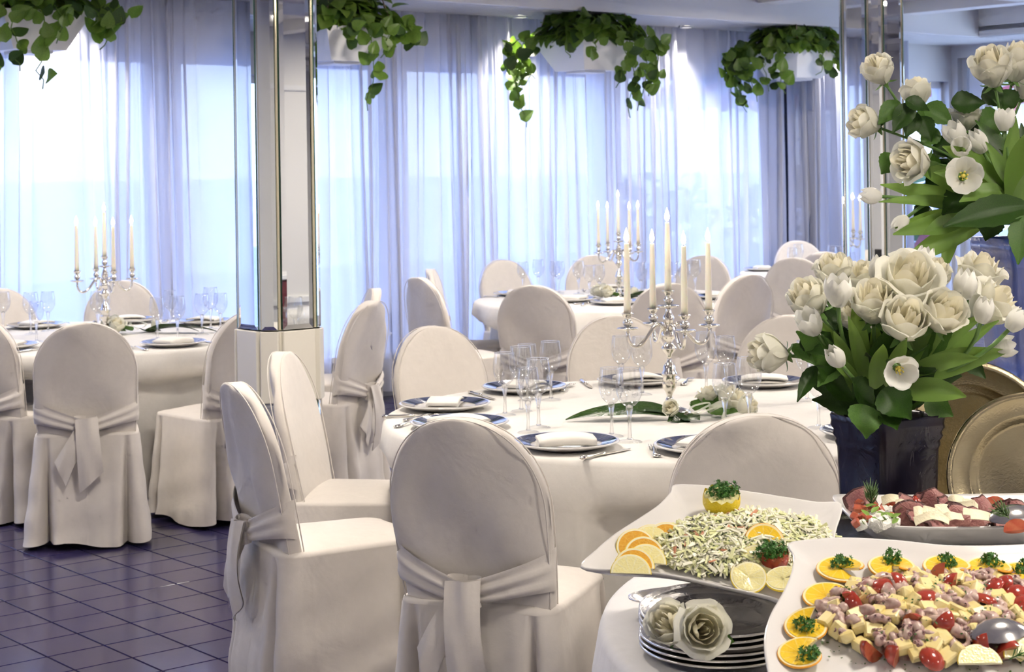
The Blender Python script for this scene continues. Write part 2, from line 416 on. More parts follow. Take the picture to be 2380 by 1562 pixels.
for k in range(8):                                                   # panel mouldings of the back wall
    a = 1.0 + k * 1.8; g = G()
    for z0, z1 in ((.35, .40), (2.35, 2.40)): rbox(g, a, a + 1.4, BB - .025, BB, z0, z1)
    for c in (a, a + 1.35): rbox(g, c, c + .05, BB - .025, BB, .40, 2.35)
    g.build('panel_moulding', 'frame_white', wb)
g = G(); rbox(g, AL, AL + .2, -.2, BB, -.05, 3.0); struct(g.build('wall_left', 'plaster'))
# ceiling, beams, fascia, slats along the windows
FB, FA = .80, .05
g = G(); rbox(g, AR - .2, AL + .2, -.2, BB + .2, ZC + .08, ZC + .25); ceil = struct(g.build('ceiling', 'ceiling_white'))
for k in range(8):
    a = FA + 1.0 + k * 1.75; g = G(); rbox(g, a - .10, a + .10, FB, BB, ZC - .02, ZC + .09); g.build('beam', 'ceiling_white', ceil)
for k in range(5):
    b = FB + 1.3 + k * 2.1; g = G(); rbox(g, FA, AL, b - .10, b + .10, ZC - .015, ZC + .09); g.build('beam', 'ceiling_white', ceil)
g = G(); rbox(g, FA, AL, FB, FB + .07, ZS, ZC + .1); rbox(g, FA - .07, FA, FB, BB, ZS, ZC + .1)
struct(g.build('trim_fascia', 'ceiling_white'))
g = G(); rbox(g, AR - .2, AL, -.05, FB, ZS + .05, ZS + .09); rbox(g, AR - .2, FA, FB, BB, ZS + .05, ZS + .09); struct(g.build('trim_slat_backing', 'ceiling_white'))
for k in range(9):
    b = .0 + k * .085 + .06; g = G(); rbox(g, AR, AL, b - .021, b + .021, ZS, ZS + .055); g.build('slat', 'slat_white', ceil)
for k in range(9):
    a = FA - .05 - k * .085; g = G(); rbox(g, a - .021, a + .021, FB, BB, ZS, ZS + .055); g.build('slat', 'slat_white', ceil)
def ceiling_lamp():
    t = thing('ceiling_lamp_offscreen', 'round white ceiling lamp glowing in the beamed ceiling', 'ceiling lamp', group='round ceiling lamps')
    g = G(); g.lathe([(.0, .0), (.30, .0), (.30, -.05), (.26, -.055), (.25, -.03)], 32); g.build('rim', 'frame_white', t)
    g = G(); g.lathe([(.25, -.03), (.18, -.045), (0, -.05)], 32); g.build('diffuser', 'lamp_glow', t)
    return t
pl = placer(ceiling_lamp())
for a, b in LAMPS: pl(room(a, b, ZC + .05 + .03))
def downlight():
    t = thing('downlight', 'small recessed downlight in the slatted ceiling by the curtain', 'downlight', group='downlights over the curtain')
    g = G(); g.lathe([(.055, 0), (.055, -.012), (.042, -.014), (.04, .0)], 20); g.build('rim', 'frame_white', t)
    g = G(); g.lathe([(.041, -.004), (0, -.004)], 20); g.build('bulb', 'lamp_glow', t)
    return t
pl = placer(downlight())
for a in SPOTS: pl(room(a, .32, ZS + .0))
# outdoors: terrace, sea, awning, wicker chairs, shrubs
g = G(); rbox(g, -25, 45, -16, -.2, -.2, -.1); struct(g.build('terrace_ground', 'terrace'))
g = G(); rbox(g, -1500, 1500, -2500, -16, -3.2, -3.0); rbox(g, -1500, -25, -16, 60, -3.2, -3.0); struct(g.build('sea', 'sea'))
aw = thing('awning', 'red and white striped awning outside the corner window', 'awning', room(-3, -1.6, 2.5))
for k in range(26):
    a0 = -7.5 + k * .28; g = G()
    q = [room(a0, -1.2, 2.95), room(a0 + .28, -1.2, 2.95), room(a0 + .28, -3.6, 2.36), room(a0, -3.6, 2.36), room(a0 + .28, -3.62, 2.24), room(a0 + .14, -3.62, 2.19), room(a0, -3.62, 2.24)]
    g.add([v - V3(aw.location) for v in q], [(0, 1, 2, 3), (3, 2, 4, 5, 6)], 0, False); g.build('stripe', 'awning_red' if k % 2 else 'awning', aw)
def wicker(mname, label):
    t = thing('wicker_chair', label, 'chair', group='terrace wicker chairs')
    g = G(); g.sheet(15, 7, lambda u, v: V3((.27 * cos(pi * u), .05 + .24 * sin(pi * u) * -1 + .1, .42 + v * (.12 + .36 * sin(pi * u))))); g.build('backrest', mname, t)
    g = G(); g.lathe([(0, .40), (.25, .40), (.27, .43), (.25, .46), (0, .47)], 20); g.build('seat', mname, t)
    for sx in (-1, 1):
        for sy in (-1, 1): g = G(); g.tube([(sx * .19, sy * .19, .42), (sx * .22, sy * .22, 0)], .016, 6); g.build('leg', mname, t)
    return t
for px, py, Y, mn, lb, rz in ((2248, 600, 17.6, 'wicker_red', 'dark red wicker chair on the terrace outside the corner window', .9),
                          (2205, 610, 18.5, 'wicker_red', 'dark red wicker chair beside another on the terrace', .3),
                          (2232, 560, 19.5, 'wicker_blue', 'blue grey wicker chair on the terrace behind red chairs', .5)):
    o = wicker(mn, lb); p = P(px, py, Y); o.location = (p.x, p.y, -.1); o.rotation_euler = (0, 0, rz); o.scale = (1.3, 1.3, 1.3)
rs = random.Random(5)
for k, (a, b) in enumerate(((-5.2, -6), (-3.8, -7), (-7.0, -5))):
    g = G()
    for i in range(140):
        d = V3((rs.gauss(0, 1), rs.gauss(0, 1), rs.gauss(0, 1))).normalized() * rs.uniform(.5, 1)
        c = V3((d.x * .9, d.y * .9, .9 + d.z * .8)); x = V3((rs.uniform(-1, 1), rs.uniform(-1, 1), rs.uniform(-1, 1))).normalized() * .16; y = x.orthogonal().normalized() * .1
        g.add([c - x, c + y, c + x, c - y], [(0, 1, 2, 3)])
    t = thing('shrub', 'bluish green shrub at the edge of the terrace', 'shrub', room(a, b, -.1), group='terrace shrubs')
    g.build('foliage', 'shrub', t)['kind'] = 'stuff'; g = G(); g.tube([(0, 0, 0), (0, 0, .9)], .05); g.build('trunk', 'cord', t)

# ------------------------------------------------------------------ curtains
def curtain(px0, px1, b, name, label, cat, mname, period=.118, amp=.042, over=.026, z0=.06, grp=None, seed=0):
    a0, a1 = PB(px0, b)[0], PB(px1, b)[0]; rr = random.Random(seed); L = a0 - a1
    n = int(L / period * 12); ph = [0]
    for i in range(n): ph.append(ph[-1] + 2 * pi / 12 * (1 + .55 * sin(i * .071 + seed) + .35 * sin(i * .023 + 2 * seed)))
    tot = ph[-1]; k = 14
    o = room(a0, b); g = G()
    def fn(u, v):
        i = min(n, int(u * n + .5)); p = ph[i]; A = amp * (1 + .45 * sin(p * .37 + seed)); z = z0 + (ZS - .0 - z0) * v
        dr = .05 * (1 - v) ** 1.5 * sin(p * .23 + seed * 3)
        s_ = u * L + over * sin(2 * p) * (.6 + .4 * sin(p * .31)) + dr; d_ = A * sin(p) * (1 - .35 * v * v) + .012 * sin(p * 2.3 + 4 * v)
        return U * s_ + N * d_ + V3((0, 0, z))
    g.sheet(n + 1, k, fn)
    return tag(g.build(name, mname, None, loc=o), label, cat, grp)
curtain(-2600, -415, .17, 'sheer_curtain', 'sheer white curtain running on past the end planter', 'curtain', 'sheer', grp='sheer window curtains', seed=9)
curtain(-420, 385, .17, 'sheer_curtain', 'sheer white curtain behind the table beyond the banded pillar', 'curtain', 'sheer', grp='sheer window curtains', seed=1)
curtain(380, 918, .17, 'sheer_curtain', 'sheer white curtain behind the mirrored pillar with a cream band', 'curtain', 'sheer', grp='sheer window curtains', seed=2)
curtain(912, 1418, .17, 'sheer_curtain', 'sheer white curtain behind the planter between the two pillars', 'curtain', 'sheer', grp='sheer window curtains', seed=3)
curtain(1412, 1772, .17, 'sheer_curtain', 'sheer white curtain ending beside the stacked grey drape', 'curtain', 'sheer', grp='sheer window curtains', seed=4)
curtain(1765, 1822, .20, 'grey_drape', 'narrow grey drape gathered beside the dark post', 'drape', 'drape_grey', .09, .06, seed=5)
curtain(1832, 1960, .20, 'grey_drape', 'wide grey drape between the dark post and mirrored column', 'drape', 'drape_grey', .11, .06, seed=6)
curtain(1950, 2075, .17, 'sheer_curtain', 'sheer white curtain seen beside the column without a band', 'curtain', 'sheer', grp='sheer window curtains', seed=7)
curtain(2072, 2112, .20, 'grey_drape', 'grey drape edge hanging at the corner window', 'drape', 'drape_grey', .09, .05, seed=8)

# ------------------------------------------------------------------ mirrored columns
def column(a, b, label):
    t = thing('mirror_column', label, 'column', room(a, b), TH); t['kind'] = 'thing'
    R, W, CW, CR = .138, .134, .062, .160
    faces = [(k * pi / 2, W, R) for k in range(4)] + [(pi / 4 + k * pi / 2, CW, CR) for k in range(4)]
    def oct_(r, c): return [(x, y) for x, y in ((r, -c), (r, c), (c, r), (-c, r), (-r, c), (-r, -c), (-c, -r), (c, -r))]
    g = G(); g.ext(oct_(.108, .080), .05, ZC + .1); g.build('core', 'brass_strip', t)
    def panel(ang, wd, rr, z0, z1):
        M = Matrix.Rotation(ang, 4, 'Z') @ Matrix.Translation((rr, 0, 0)); bv = min(.018, wd * .22); h = wd / 2; g = G()
        def q(x, y0, y1, za, zb): return [M @ V3(v) for v in ((x, y0, za), (x, y1, za), (x, y1, zb), (x, y0, zb))]
        outer = q(-.0035, -h, h, z0, z1); inner = q(0, -h + bv, h - bv, z0 + bv, z1 - bv); back = q(-.018, -h, h, z0, z1)
        g.add(outer + inner + back, [(4, 5, 6, 7), (0, 1, 5, 4), (1, 2, 6, 5), (2, 3, 7, 6), (3, 0, 4, 7)], 0, False)
        n = len(g.V) - 12; g.Fc += [(n, n + 3, n + 11, n + 8), (n + 1, n + 9, n + 10, n + 2), (n, n + 8, n + 9, n + 1), (n + 2, n + 10, n + 11, n + 3)]; g.M += [1] * 4; g.S += [False] * 4
        g.build('mirror_panel', ['mirror', 'mirror_edge'], t)
    for ang, wd, rr in faces:
        panel(ang, wd, rr, .97, ZC + .06); panel(ang, wd, rr, .26, .70)
    for ang, wd, rr in faces[:4]:
        for sg in (-1, 1):
            for z0, z1 in ((.97, ZC + .06), (.26, .70)): g = G(); g.cbox((.126, sg * .0788, (z0 + z1) / 2), (.014, .013, z1 - z0), .2, Matrix.Rotation(ang, 4, 'Z')); g.build('brass_strip', 'brass_strip', t)
    for z0, z1, nm, mt in ((.695, .965, 'cream_band', 'band_cream'), (0, .25, 'plinth', 'band_cream')):
        g = G(); g.ext(oct_(.128, .096), z0, z1)
        for ang, wd, rr in faces:
            M = Matrix.Rotation(ang, 4, 'Z') @ Matrix.Translation((rr - .03, 0, (z0 + z1) / 2)); g.cbox((0, 0, 0), (.074, wd + .008, z1 - z0), .04, M)
        g.build(nm, mt, t)
    return t
column(9.3, 4.16, 'mirrored column with a cream band, rising behind two covered chairs')
column(5.78, 4.23, 'mirrored column with brass strips behind the white roses')

# ------------------------------------------------------------------ hanging planters with trailing pothos
def heart_leaf(name, mt, fold=.25):
    g = G()
    def fn(u, v):
        s = u * 2 - 1; w_ = .5 * (sin(pi * min(1, v ** .62)) ** .75) * (1 - .25 * v); y = v - (.10 * (1 - v) ** 3 * abs(s)) * 1.0
        return V3((s * w_ * .95, y - .05, fold * abs(s) * w_ - .35 * v * v * .5))
    g.sheet(7, 9, fn); return g.mesh(name, mt)
IV = [heart_leaf('leaf', 'ivy'), heart_leaf('leaf', 'ivy', .4), heart_leaf('leaf', 'ivy_dark', .15)]
def planter(px, b, zr, label, seed, vines):
    a, p0 = PB(px, b); rr = random.Random(seed)
    t = thing('hanging_planter', label, 'planter', room(a, b, zr - .21), TH, 'hanging planters along the curtain')
    g = G(); s0, s1, H = .155, .265, .21
    sq = lambda s: [V3((x * s, y * s, 0)) for x, y in ((-1, -1), (1, -1), (1, 1), (-1, 1))]
    V = [v for v in sq(s0)] + [v + V3((0, 0, H)) for v in sq(s1)] + [v + V3((0, 0, H)) for v in sq(s1 - .012)] + [v + V3((0, 0, H - .03)) for v in sq(s1 - .02)]
    g.add(V, [(3, 2, 1, 0)] + [(i, (i + 1) % 4, 4 + (i + 1) % 4, 4 + i) for i in range(4)] + [(4 + i, 4 + (i + 1) % 4, 8 + (i + 1) % 4, 8 + i) for i in range(4)] + [(8 + i, 8 + (i + 1) % 4, 12 + (i + 1) % 4, 12 + i) for i in range(4)], 0, False)
    g.box((0, 0, -.008), (.20, .20, .016)); g.build('pot', 'frame_white', t)
    g = G(); g.box((0, 0, H - .03), (2 * s1 - .045, 2 * s1 - .045, .01)); g.build('soil', 'soil', t)
    ztop = ZS - (zr - .21)
    for x, y in ((-1, -1), (1, -1), (1, 1), (-1, 1)):
        g = G(); g.tube([(x * (s1 - .01), y * (s1 - .01), H - .01), (x * .2, y * .2, ztop)], .004, 5); g.build('cord', 'cord', t)
    g = G()
    for i in range(520):                                             # dense crown above the pot
        x, y = rr.uniform(-1, 1), rr.uniform(-1, 1); e = max(abs(x), abs(y)); k = sqrt(max(0, 1 - e ** 3))
        c = V3((x * .29, y * (.29 if y < 0 else .24), H + .0 + (.03 + .20 * k) * rr.uniform(.1, 1)))
        d = V3((x * 1.2 + rr.gauss(0, .5), y * 1.2 + rr.gauss(0, .5), rr.gauss(-.2, .5))).normalized(); L = rr.uniform(.07, .12)
        M = frameM(c, V3((x * .5 + rr.gauss(0, .4), y * .5 + rr.gauss(0, .4), 1)), d.cross(V3((0, 0, 1))) if d.length else (1, 0, 0), L)
        me = IV[2] if rr.random() < .25 else IV[0]
        g.add([M @ v.co for v in me.vertices], [tuple(p.vertices) for p in me.polygons], 0 if me is IV[2] else 1)
    o = g.build('foliage', ['ivy_dark', 'ivy'], t); o['kind'] = 'stuff'
    R2 = RM.to_3x3().inverted()
    for dx, dl, nl in vines:                                         # vines: where along the rim (image right), length, leaves
        dl *= 1.32; nl = int(nl * 1.15)
        e = V3((dx, -abs(.9 - abs(dx)) * .34 - .05, 0)) if abs(dx) < .9 else V3((dx, -.05, 0))
        e = R2 @ V3((e.x * .40, e.y, 0)); out = e.normalized()
        p = [e * .75 + V3((0, 0, H + .03)), e + out * .06 + V3((0, 0, H + .02))]
        z = H; x = e + out * .08
        for i in range(9):
            f = (i + 1) / 9; p.append(x + out * .04 * sin(f * 4) + V3((rr.gauss(0, .012), rr.gauss(0, .012), z - dl * f)))
        vn = G(); vn.tube(p, .0035, 5); vo = vn.build('vine', 'ivy', t)
        for i in range(nl):
            q = p[1 + int((i + .5) / nl * (len(p) - 2))] + V3((rr.gauss(0, .025), rr.gauss(0, .025), rr.gauss(0, .012)))
            dd = R2 @ V3((rr.uniform(-1, 1), -rr.uniform(0, .6), -rr.uniform(.3, 1.2)))
            M = frameM(q, R2 @ V3((rr.gauss(0, .6), -1, .35 + rr.gauss(0, .3))), dd.cross(V3((0, -1, .3))) * -1, rr.uniform(.07, .115))
            put('leaf', IV[rr.choice((0, 0, 1, 2))], t, M=M)
    return t
planter(70, .68, 2.475, 'white hanging planter with pothos over the table beyond the pillar', 21, [(-.2, .30, 12), (.1, .26, 10), (.45, .14, 8), (.8, .10, 8), (.95, .16, 8), (1.05, .06, 5), (-.6, .2, 8), (.3, .33, 8)])
planter(790, .68, 2.475, 'white hanging planter with pothos just beside the banded mirrored column', 22, [(-1, .14, 8), (.2, .10, 6), (.42, .40, 12), (.6, .15, 7), (.95, .1, 8), (-.3, .12, 6), (.75, .12, 6), (-.9, .2, 7)])
planter(1365, .68, 2.475, 'white hanging planter whose longest vines trail on both sides', 23, [(-1.05, .26, 12), (-.95, .46, 12), (-.85, .2, 9), (.45, .26, 10), (.75, .38, 13), (.95, .30, 11), (-.3, .1, 5), (.1, .12, 5), (1.05, .1, 5), (.6, .42, 9)])
planter(1850, .68, 2.475, 'white hanging planter with the thickest pothos, in front of grey drapes', 24, [(-1.05, .30, 13), (-.9, .36, 14), (-.7, .30, 12), (-.5, .24, 10), (-.3, .26, 9), (.3, .15, 6), (.7, .16, 8), (1.0, .2, 9), (.85, .14, 8), (-.8, .2, 9), (-1.0, .18, 8)])
# ================================================================== TABLES, CHAIRS
TZ = .75
def cloth_mesh(c, R, z, seed, nf=17, amp=.035, zb=.015, flare=.05):
    rr = random.Random(seed); ph = [rr.uniform(0, 6.28) for _ in range(4)]; g = G()
    rows = [(0, z, 0)] + [(R * q, z, 0) for q in (.3, .6, .85, .96)] + [(R - .008, z - .001, 0), (R + .001, z - .006, .02), (R + .006, z - .018, .05)]
    rows += [(R + .008 + flare * f, z - .018 - (z - .018 - zb) * f, .05 + .95 * f ** .7) for f in (.08, .14, .18, .22, .26, .32, .43, .57, .72, .86, .95, 1)]
    def fn(u, v):
        r, zz, t = rows[min(len(rows) - 1, int(v * (len(rows) - 1) + .5))]; q = 2 * pi * u
        f = .55 * sin(nf * q + ph[0] + .8 * sin(3 * q + ph[1])) + .3 * sin((nf * 2 + 3) * q + ph[2] + sin(2 * q)) + .25 * sin(5 * q + ph[3])
        rad = r + amp * t * (f + .35); return V3((rad * cos(q), rad * sin(q), zz + (.008 * sin(7 * q + ph[1]) + .008 if t > .99 else 0)))
    g.sheet(220, len(rows), fn, cu=True)
    for i, v in enumerate(g.V):                                       # the cloth gives way to the chairs pushed under it
        if v[2] > .64: continue
        p = V3(v) + c; k = min(1, (.64 - v[2]) / .06)
        for cl, h in CH:
            d = p - cl; x = d.x * cos(h) + d.y * sin(h); y = -d.x * sin(h) + d.y * cos(h)
            if abs(x) < .42 and -.1 < y < .54:
                f = 1 - max(0, (abs(x) - .29) / .13); p += V3((-sin(h), cos(h), 0)) * (.54 - y) * k * (3 * f * f - 2 * f ** 3)
        g.V[i] = tuple(p - c)
    return g
def round_table(c, R, label, clabel, seed, z=TZ, mname='tablecloth', **k):
    t = thing('round_table', label, 'table', (c.x, c.y, 0))
    g = G(); g.lathe([(0, z - .004), (R - .01, z - .004), (R - .004, z - .012), (R - .01, z - .03), (0, z - .03)], 48); g.build('tabletop', 'wall_panel', t)
    g = G(); g.lathe([(0, 0), (.28, 0), (.28, .02), (.05, .06), (.045, z - .05), (.1, z - .03)], 20); g.build('pedestal', 'dark_post', t)
    tag(cloth_mesh(V3((c.x, c.y, 0)), R, z, seed, **k).build('tablecloth', mname, None, loc=(c.x, c.y, 0)), clabel, 'tablecloth')
    return c
cM = PZ(1562, 955, TZ); cM = V3((cM.x, 5.66, 0))
cL = P(242, 700, 8.75); cL.z = 0
cF = P(1437, 690, 10.75); cF.z = 0
cR = P(1945, 630, 13.3); cR.z = 0
cB = V3((1.15, 3.05, 0)); BZ = .74
def chair_proto(seed):
    rr = random.Random(seed); t = thing('covered_chair', 'cream slipcovered chair', 'chair')
    yb = lambda z: -(z - .45) * .20
    lv = [(.40 + .33 * i / 12, None) for i in range(12)] + [(None, pi / 2 * i / 13) for i in range(14)]
    def hw_z(k):
        z, th = lv[k]
        if th is None: return .198 + .017 * sin(pi / 2 * max(0, (z - .42)) / .31), z
        return .215 * cos(th) ** .92 if th < 1.56 else 0.0, .73 + .22 * sin(th)
    n = 40; p1, p2 = rr.uniform(0, 6), rr.uniform(0, 6); g = G()
    def fn(u, v):
        k = int(v * (len(lv) - 1) + .5); hw, z = hw_z(k); q = 2 * pi * u; c, s_ = cos(q), sin(q)
        x = hw * (abs(c) ** .62) * (1 if c > 0 else -1); ht = .028 * min(1, hw / .03); y = ht * (abs(s_) ** .5) * (1 if s_ > 0 else -1)
        wv = .0085 * sin(19 * x + 11 * z + p1) * (.35 + sin(z * 8 + p2) ** 2) + .005 * sin(37 * x - 17 * z + p2) if s_ < 0 else .003 * sin(14 * x + 12 * z + p2)
        return V3((x, y + yb(z) + .35 * x * x + wv * min(1, hw / .1), z))
    g.sheet(n, len(lv), fn, cu=True); g.build('backrest', 'slipcover', t)
    for sgn in (-1, 1):                                              # welt cords round both edges of the back
        pts = []
        for k in list(range(1, len(lv))):
            hw, z = hw_z(k); pts.append(V3((hw * .985, sgn * .0225 + yb(z) + .35 * hw * hw, z - (.001 if k > 12 else 0))))
        path = pts + [V3((-p.x, p.y, p.z)) for p in pts[-2::-1]]
        g = G(); g.tube(path, .0019, 5); g.build('welt', 'slipcover', t)
    HX, Y0, Y1, RC = .212, -.040, .405, .05
    def per(s):                                                      # rounded rectangle: s in 0..1 -> point, outward normal; starts mid back
        segs = []; L = 2 * (2 * HX - 2 * RC) + 2 * (Y1 - Y0 - 2 * RC) + 2 * pi * RC; d = s * L
        seq = [('l', (0, Y0), (-1, 0), HX - RC, (0, -1)), ('c', (-HX + RC, Y0 + RC), -pi / 2, -1), ('l', (-HX, Y0 + RC), (0, 1), Y1 - Y0 - 2 * RC, (-1, 0)), ('c', (-HX + RC, Y1 - RC), -pi, -1),
               ('l', (-HX + RC, Y1), (1, 0), 2 * HX - 2 * RC, (0, 1)), ('c', (HX - RC, Y1 - RC), pi / 2, -1), ('l', (HX, Y1 - RC), (0, -1), Y1 - Y0 - 2 * RC, (1, 0)), ('c', (HX - RC, Y0 + RC), 0, -1), ('l', (HX - RC, Y0), (-1, 0), HX - RC, (0, -1))]
        for q in seq:
            l = q[3] if q[0] == 'l' else pi * RC / 2
            if d <= l + 1e-9:
                if q[0] == 'l': return V3((q[1][0] + q[2][0] * d, q[1][1] + q[2][1] * d, 0)), V3((*q[4], 0))
                a = q[2] - d / RC; nn = V3((cos(a), sin(a), 0)); return V3((*q[1], 0)) + nn * RC, nn
            d -= l
        return V3((0, Y0, 0)), V3((0, -1, 0))
    ph = [rr.uniform(0, 6.28) for _ in range(5)]; g = G(); sb = .098
    def sk(u, v):
        p, nn = per(u); tt = v; z = .468 * (1 - tt) + .012 * tt
        f = .6 * sin(2 * pi * 6 * u + ph[0]) + .5 * sin(2 * pi * 11 * u + ph[1]) + .35 * sin(2 * pi * 3 * u + ph[2])
        out = .004 + .042 * tt ** 1.05 + .010 * f * tt ** 1.2 + .004 * sin(40 * z + 20 * u + ph[3]) * tt
        for c in (sb, 1 - sb, .5 - .155, .5 + .155):
            d = u - c; w_ = .006 + .004 * tt
            if abs(d) < .06: out += -.095 * tt ** .7 * exp(-(d / w_) ** 2) + .014 * tt * exp(-((abs(d) - .024) / .014) ** 2)
        zz = z + (tt ** 8) * (.010 + .012 * sin(2 * pi * 4 * u + ph[4]))
        q = p + nn * out; q.x *= 1 - .13 * max(0, (q.y - .05) / .36); return q + V3((0, 0, zz))
    g.sheet(420, 14, sk, cu=True); g.build('skirt', 'slipcover', t)
    g = G(); prof = [(1.0, .455), (1.012, .466), (1.0, .477), (.95, .484), (.8, .490), (.5, .494), (.0002, .494)]
    def st(u, v):
        p, nn = per(u); k, z = prof[int(v * 6 + .5)]; c = V3((0, .19, 0)); q = c + (p - c) * k; q.x *= 1 - .13 * max(0, (q.y - .05) / .36); return V3((q.x, q.y, z + .004 * sin(13 * q.x + ph[0]) * (k < .97)))
    g.sheet(96, 7, st, cu=True); g.build('seat', 'slipcover', t)
    # sash: two bands drawn to a knot behind the back, two tails
    for sgn in (-1, 1):
        kn = bez((sgn * .208, .008, .578), (sgn * .236, -.040, .584), (sgn * .165, -.072, .560), (sgn * .03, -.080, .523), 14); g = G()
        def band(u, v):
            k = int(u * 13 + .5); p = kn[k]; f = k / 13; h = .115 - .055 * f; q = v - .5
            return p + V3((0, 0, q * h)) + V3((sgn * .3, -1, 0)).normalized() * (.007 * cos(q * 3) + .006 * sin(v * 15 + 2 * f + ph[1]) * (.3 + .7 * f))
        g.sheet(14, 11, band); g.build('sash_band', 'slipcover', t)
    g = G(); g.sheet(16, 9, lambda u, v: V3(((.047 - .006 * sin(pi * v)) * sin(2 * pi * u) * 1.0, -.083 + .020 * cos(2 * pi * u), .485 + .072 * v + .004 * sin(9 * u)))); g.build('knot', 'slipcover', t)
    def tail(name, p0, p1, w0, w1, cut, bow):
        g = G(); p0, p1 = V3(p0), V3(p1); dr = (p1 - p0); sd = dr.cross(V3((0, 1, 0))).normalized() * -1
        def fn(u, v):
            s_ = u - .5; L = v * (1 + cut * s_); return p0 + dr * L + sd * s_ * (w0 + (w1 - w0) * v) + V3((0, -.012 * sin(pi * v) * bow - .006 * cos(s_ * 7) + .005 * sin(9 * s_ + 3 * v), 0))
        g.sheet(9, 12, fn)
        g.sheet(9, 12, lambda u, v: fn(u, v) + V3((0, .004, 0))); g.build(name, 'slipcover', t)
    tail('sash_tail', (.004, -.108, .552), (.022, -.112, .285), .092, .105, .30, 1.6)
    tail('sash_tail', (-.018, -.092, .50), (-.105, -.106, .325), .055, .085, -.35, 1)
    return t
protos = [chair_proto(3), chair_proto(8)]; cplace = [placer(p) for p in protos]
def chair(px, py, c, label, group, Y=None, ztop=.95, turn=0, k=0):
    Y = Y or (ztop - HC) / ray(px, py).z
    p = P(px, py, Y); d = (c - p); h = atan2(d.y, d.x) - pi / 2 + turn            # local +y faces the table
    fwd = V3((-sin(h), cos(h), 0)); o = V3((p.x, p.y, 0)) + fwd * .10
    return cplace[k](o, h, label, group)
gM, gL, gF, gR = 'chairs at the buffet-side table', 'chairs at the table beyond the column', 'chairs at the curtain-side table', 'chairs at the drape-side table'
chair(1066, 972, cM, 'cream slipcovered chair with a broad knotted sash, its back beside the buffet cloth', gM, k=1)
chair(1762, 988, cM, 'cream slipcovered chair standing behind the shredded salad platter', gM, Y=4.2)
chair(548, 886, cM, 'cream slipcovered side chair with knotted sash tails hanging over the blue tiles', gM, k=1, Y=5.0)
chair(652, 816, cM, 'cream slipcovered side chair showing its seat, in front of the banded column', gM, Y=5.85)
chair(1003, 766, cM, 'cream slipcovered chair facing the stacked wine glasses across two navy plates', gM, Y=6.75)
chair(1432, 742, cM, 'cream slipcovered chair directly behind the tall lit candelabra', gM, k=1, Y=7.12)
chair(1838, 742, cM, 'cream slipcovered chair behind the drooping white rose', gM, Y=7.02)
chair(195, 745, cL, 'cream slipcovered chair with a bow, standing alone on the blue tiles', gL, Y=7.15)
chair(590, 738, cL, 'cream slipcovered chair half hidden by the banded mirrored column', gL, Y=7.66, k=1, turn=.12)
chair(283, 661, cL, 'cream slipcovered chair behind the candelabra beyond the column', gL, k=1, Y=10.05)
chair(-8, 688, cL, 'cream slipcovered chair behind wine glasses at the edge of the curtain', gL, Y=9.5)
chair(-70, 760, cL, 'cream slipcovered chair of which only the skirt corner shows', gL, Y=7.7, k=1)
chair(866, 697, cL, 'cream slipcovered side chair turned sideways, right beside the banded column', gL, Y=8.15)
chair(872, 671, cL, 'cream slipcovered side chair mostly hidden behind another sideways chair', gL, Y=9.05, k=1)
chair(972, 640, cF, 'cream slipcovered side chair turned to the curtain-side table', gF, Y=9.95)
chair(1000, 621, cF, 'cream slipcovered side chair tucked behind a sideways chair by the curtain', gF, Y=10.8, k=1)
chair(1238, 656, cF, 'cream slipcovered chair with its back to the table glasses, before the curtain', gF, k=1, Y=9.1)
chair(1556, 650, cF, 'cream slipcovered chair seen through the candles', gF, Y=9.1)
chair(1741, 634, cF, 'cream slipcovered chair with draped folds between candles and white roses', gF, k=1, Y=9.75)
chair(1165, 608, cF, 'cream slipcovered chair against the curtain, behind two wine glasses', gF, Y=11.8)
chair(1381, 597, cF, 'cream slipcovered chair under the farther candelabra, against the curtain', gF, k=1, Y=12.25)
chair(1638, 600, cF, 'cream slipcovered chair between two candles against the curtain', gF, Y=12.0)
chair(1852, 559, cR, 'cream slipcovered chair in front of the grey drape', gR, Y=14.2)
chair(1845, 600, cR, 'narrow sideways cream slipcovered chair beside the drape-side table', gR, Y=11.5, k=1)
chair(1915, 590, cR, 'cream slipcovered chair with its back to the dark vase roses', gR, Y=12.25)

CH = [(o.location.copy(), o.rotation_euler.z) for o in COL.objects if o.name.startswith('covered_chair') and o.parent is None]
round_table(cM, .95, 'round table under a cream cloth beside the buffet', 'cream cloth to the floor on the round table beside the buffet', 1)
round_table(cL, .93, 'round table under a cloth beyond the banded mirrored column', 'cream folded cloth on the round table beyond the banded column', 2, nf=21, amp=.05)
round_table(cF, .90, 'round table under a cloth set between candelabra table and curtain', 'cream cloth on the round table by the sheer curtains', 3, nf=19, amp=.045)
round_table(cR, .74, 'round table under a cloth by the grey drapes', 'pale cloth on the round table by the grey drapes', 4)
round_table(cB, 1.0, 'round buffet table that carries the platters and the dark vase', 'bright white cloth on the buffet table', 5, z=BZ, mname='buffet_cloth', nf=13, amp=.03, flare=.045)


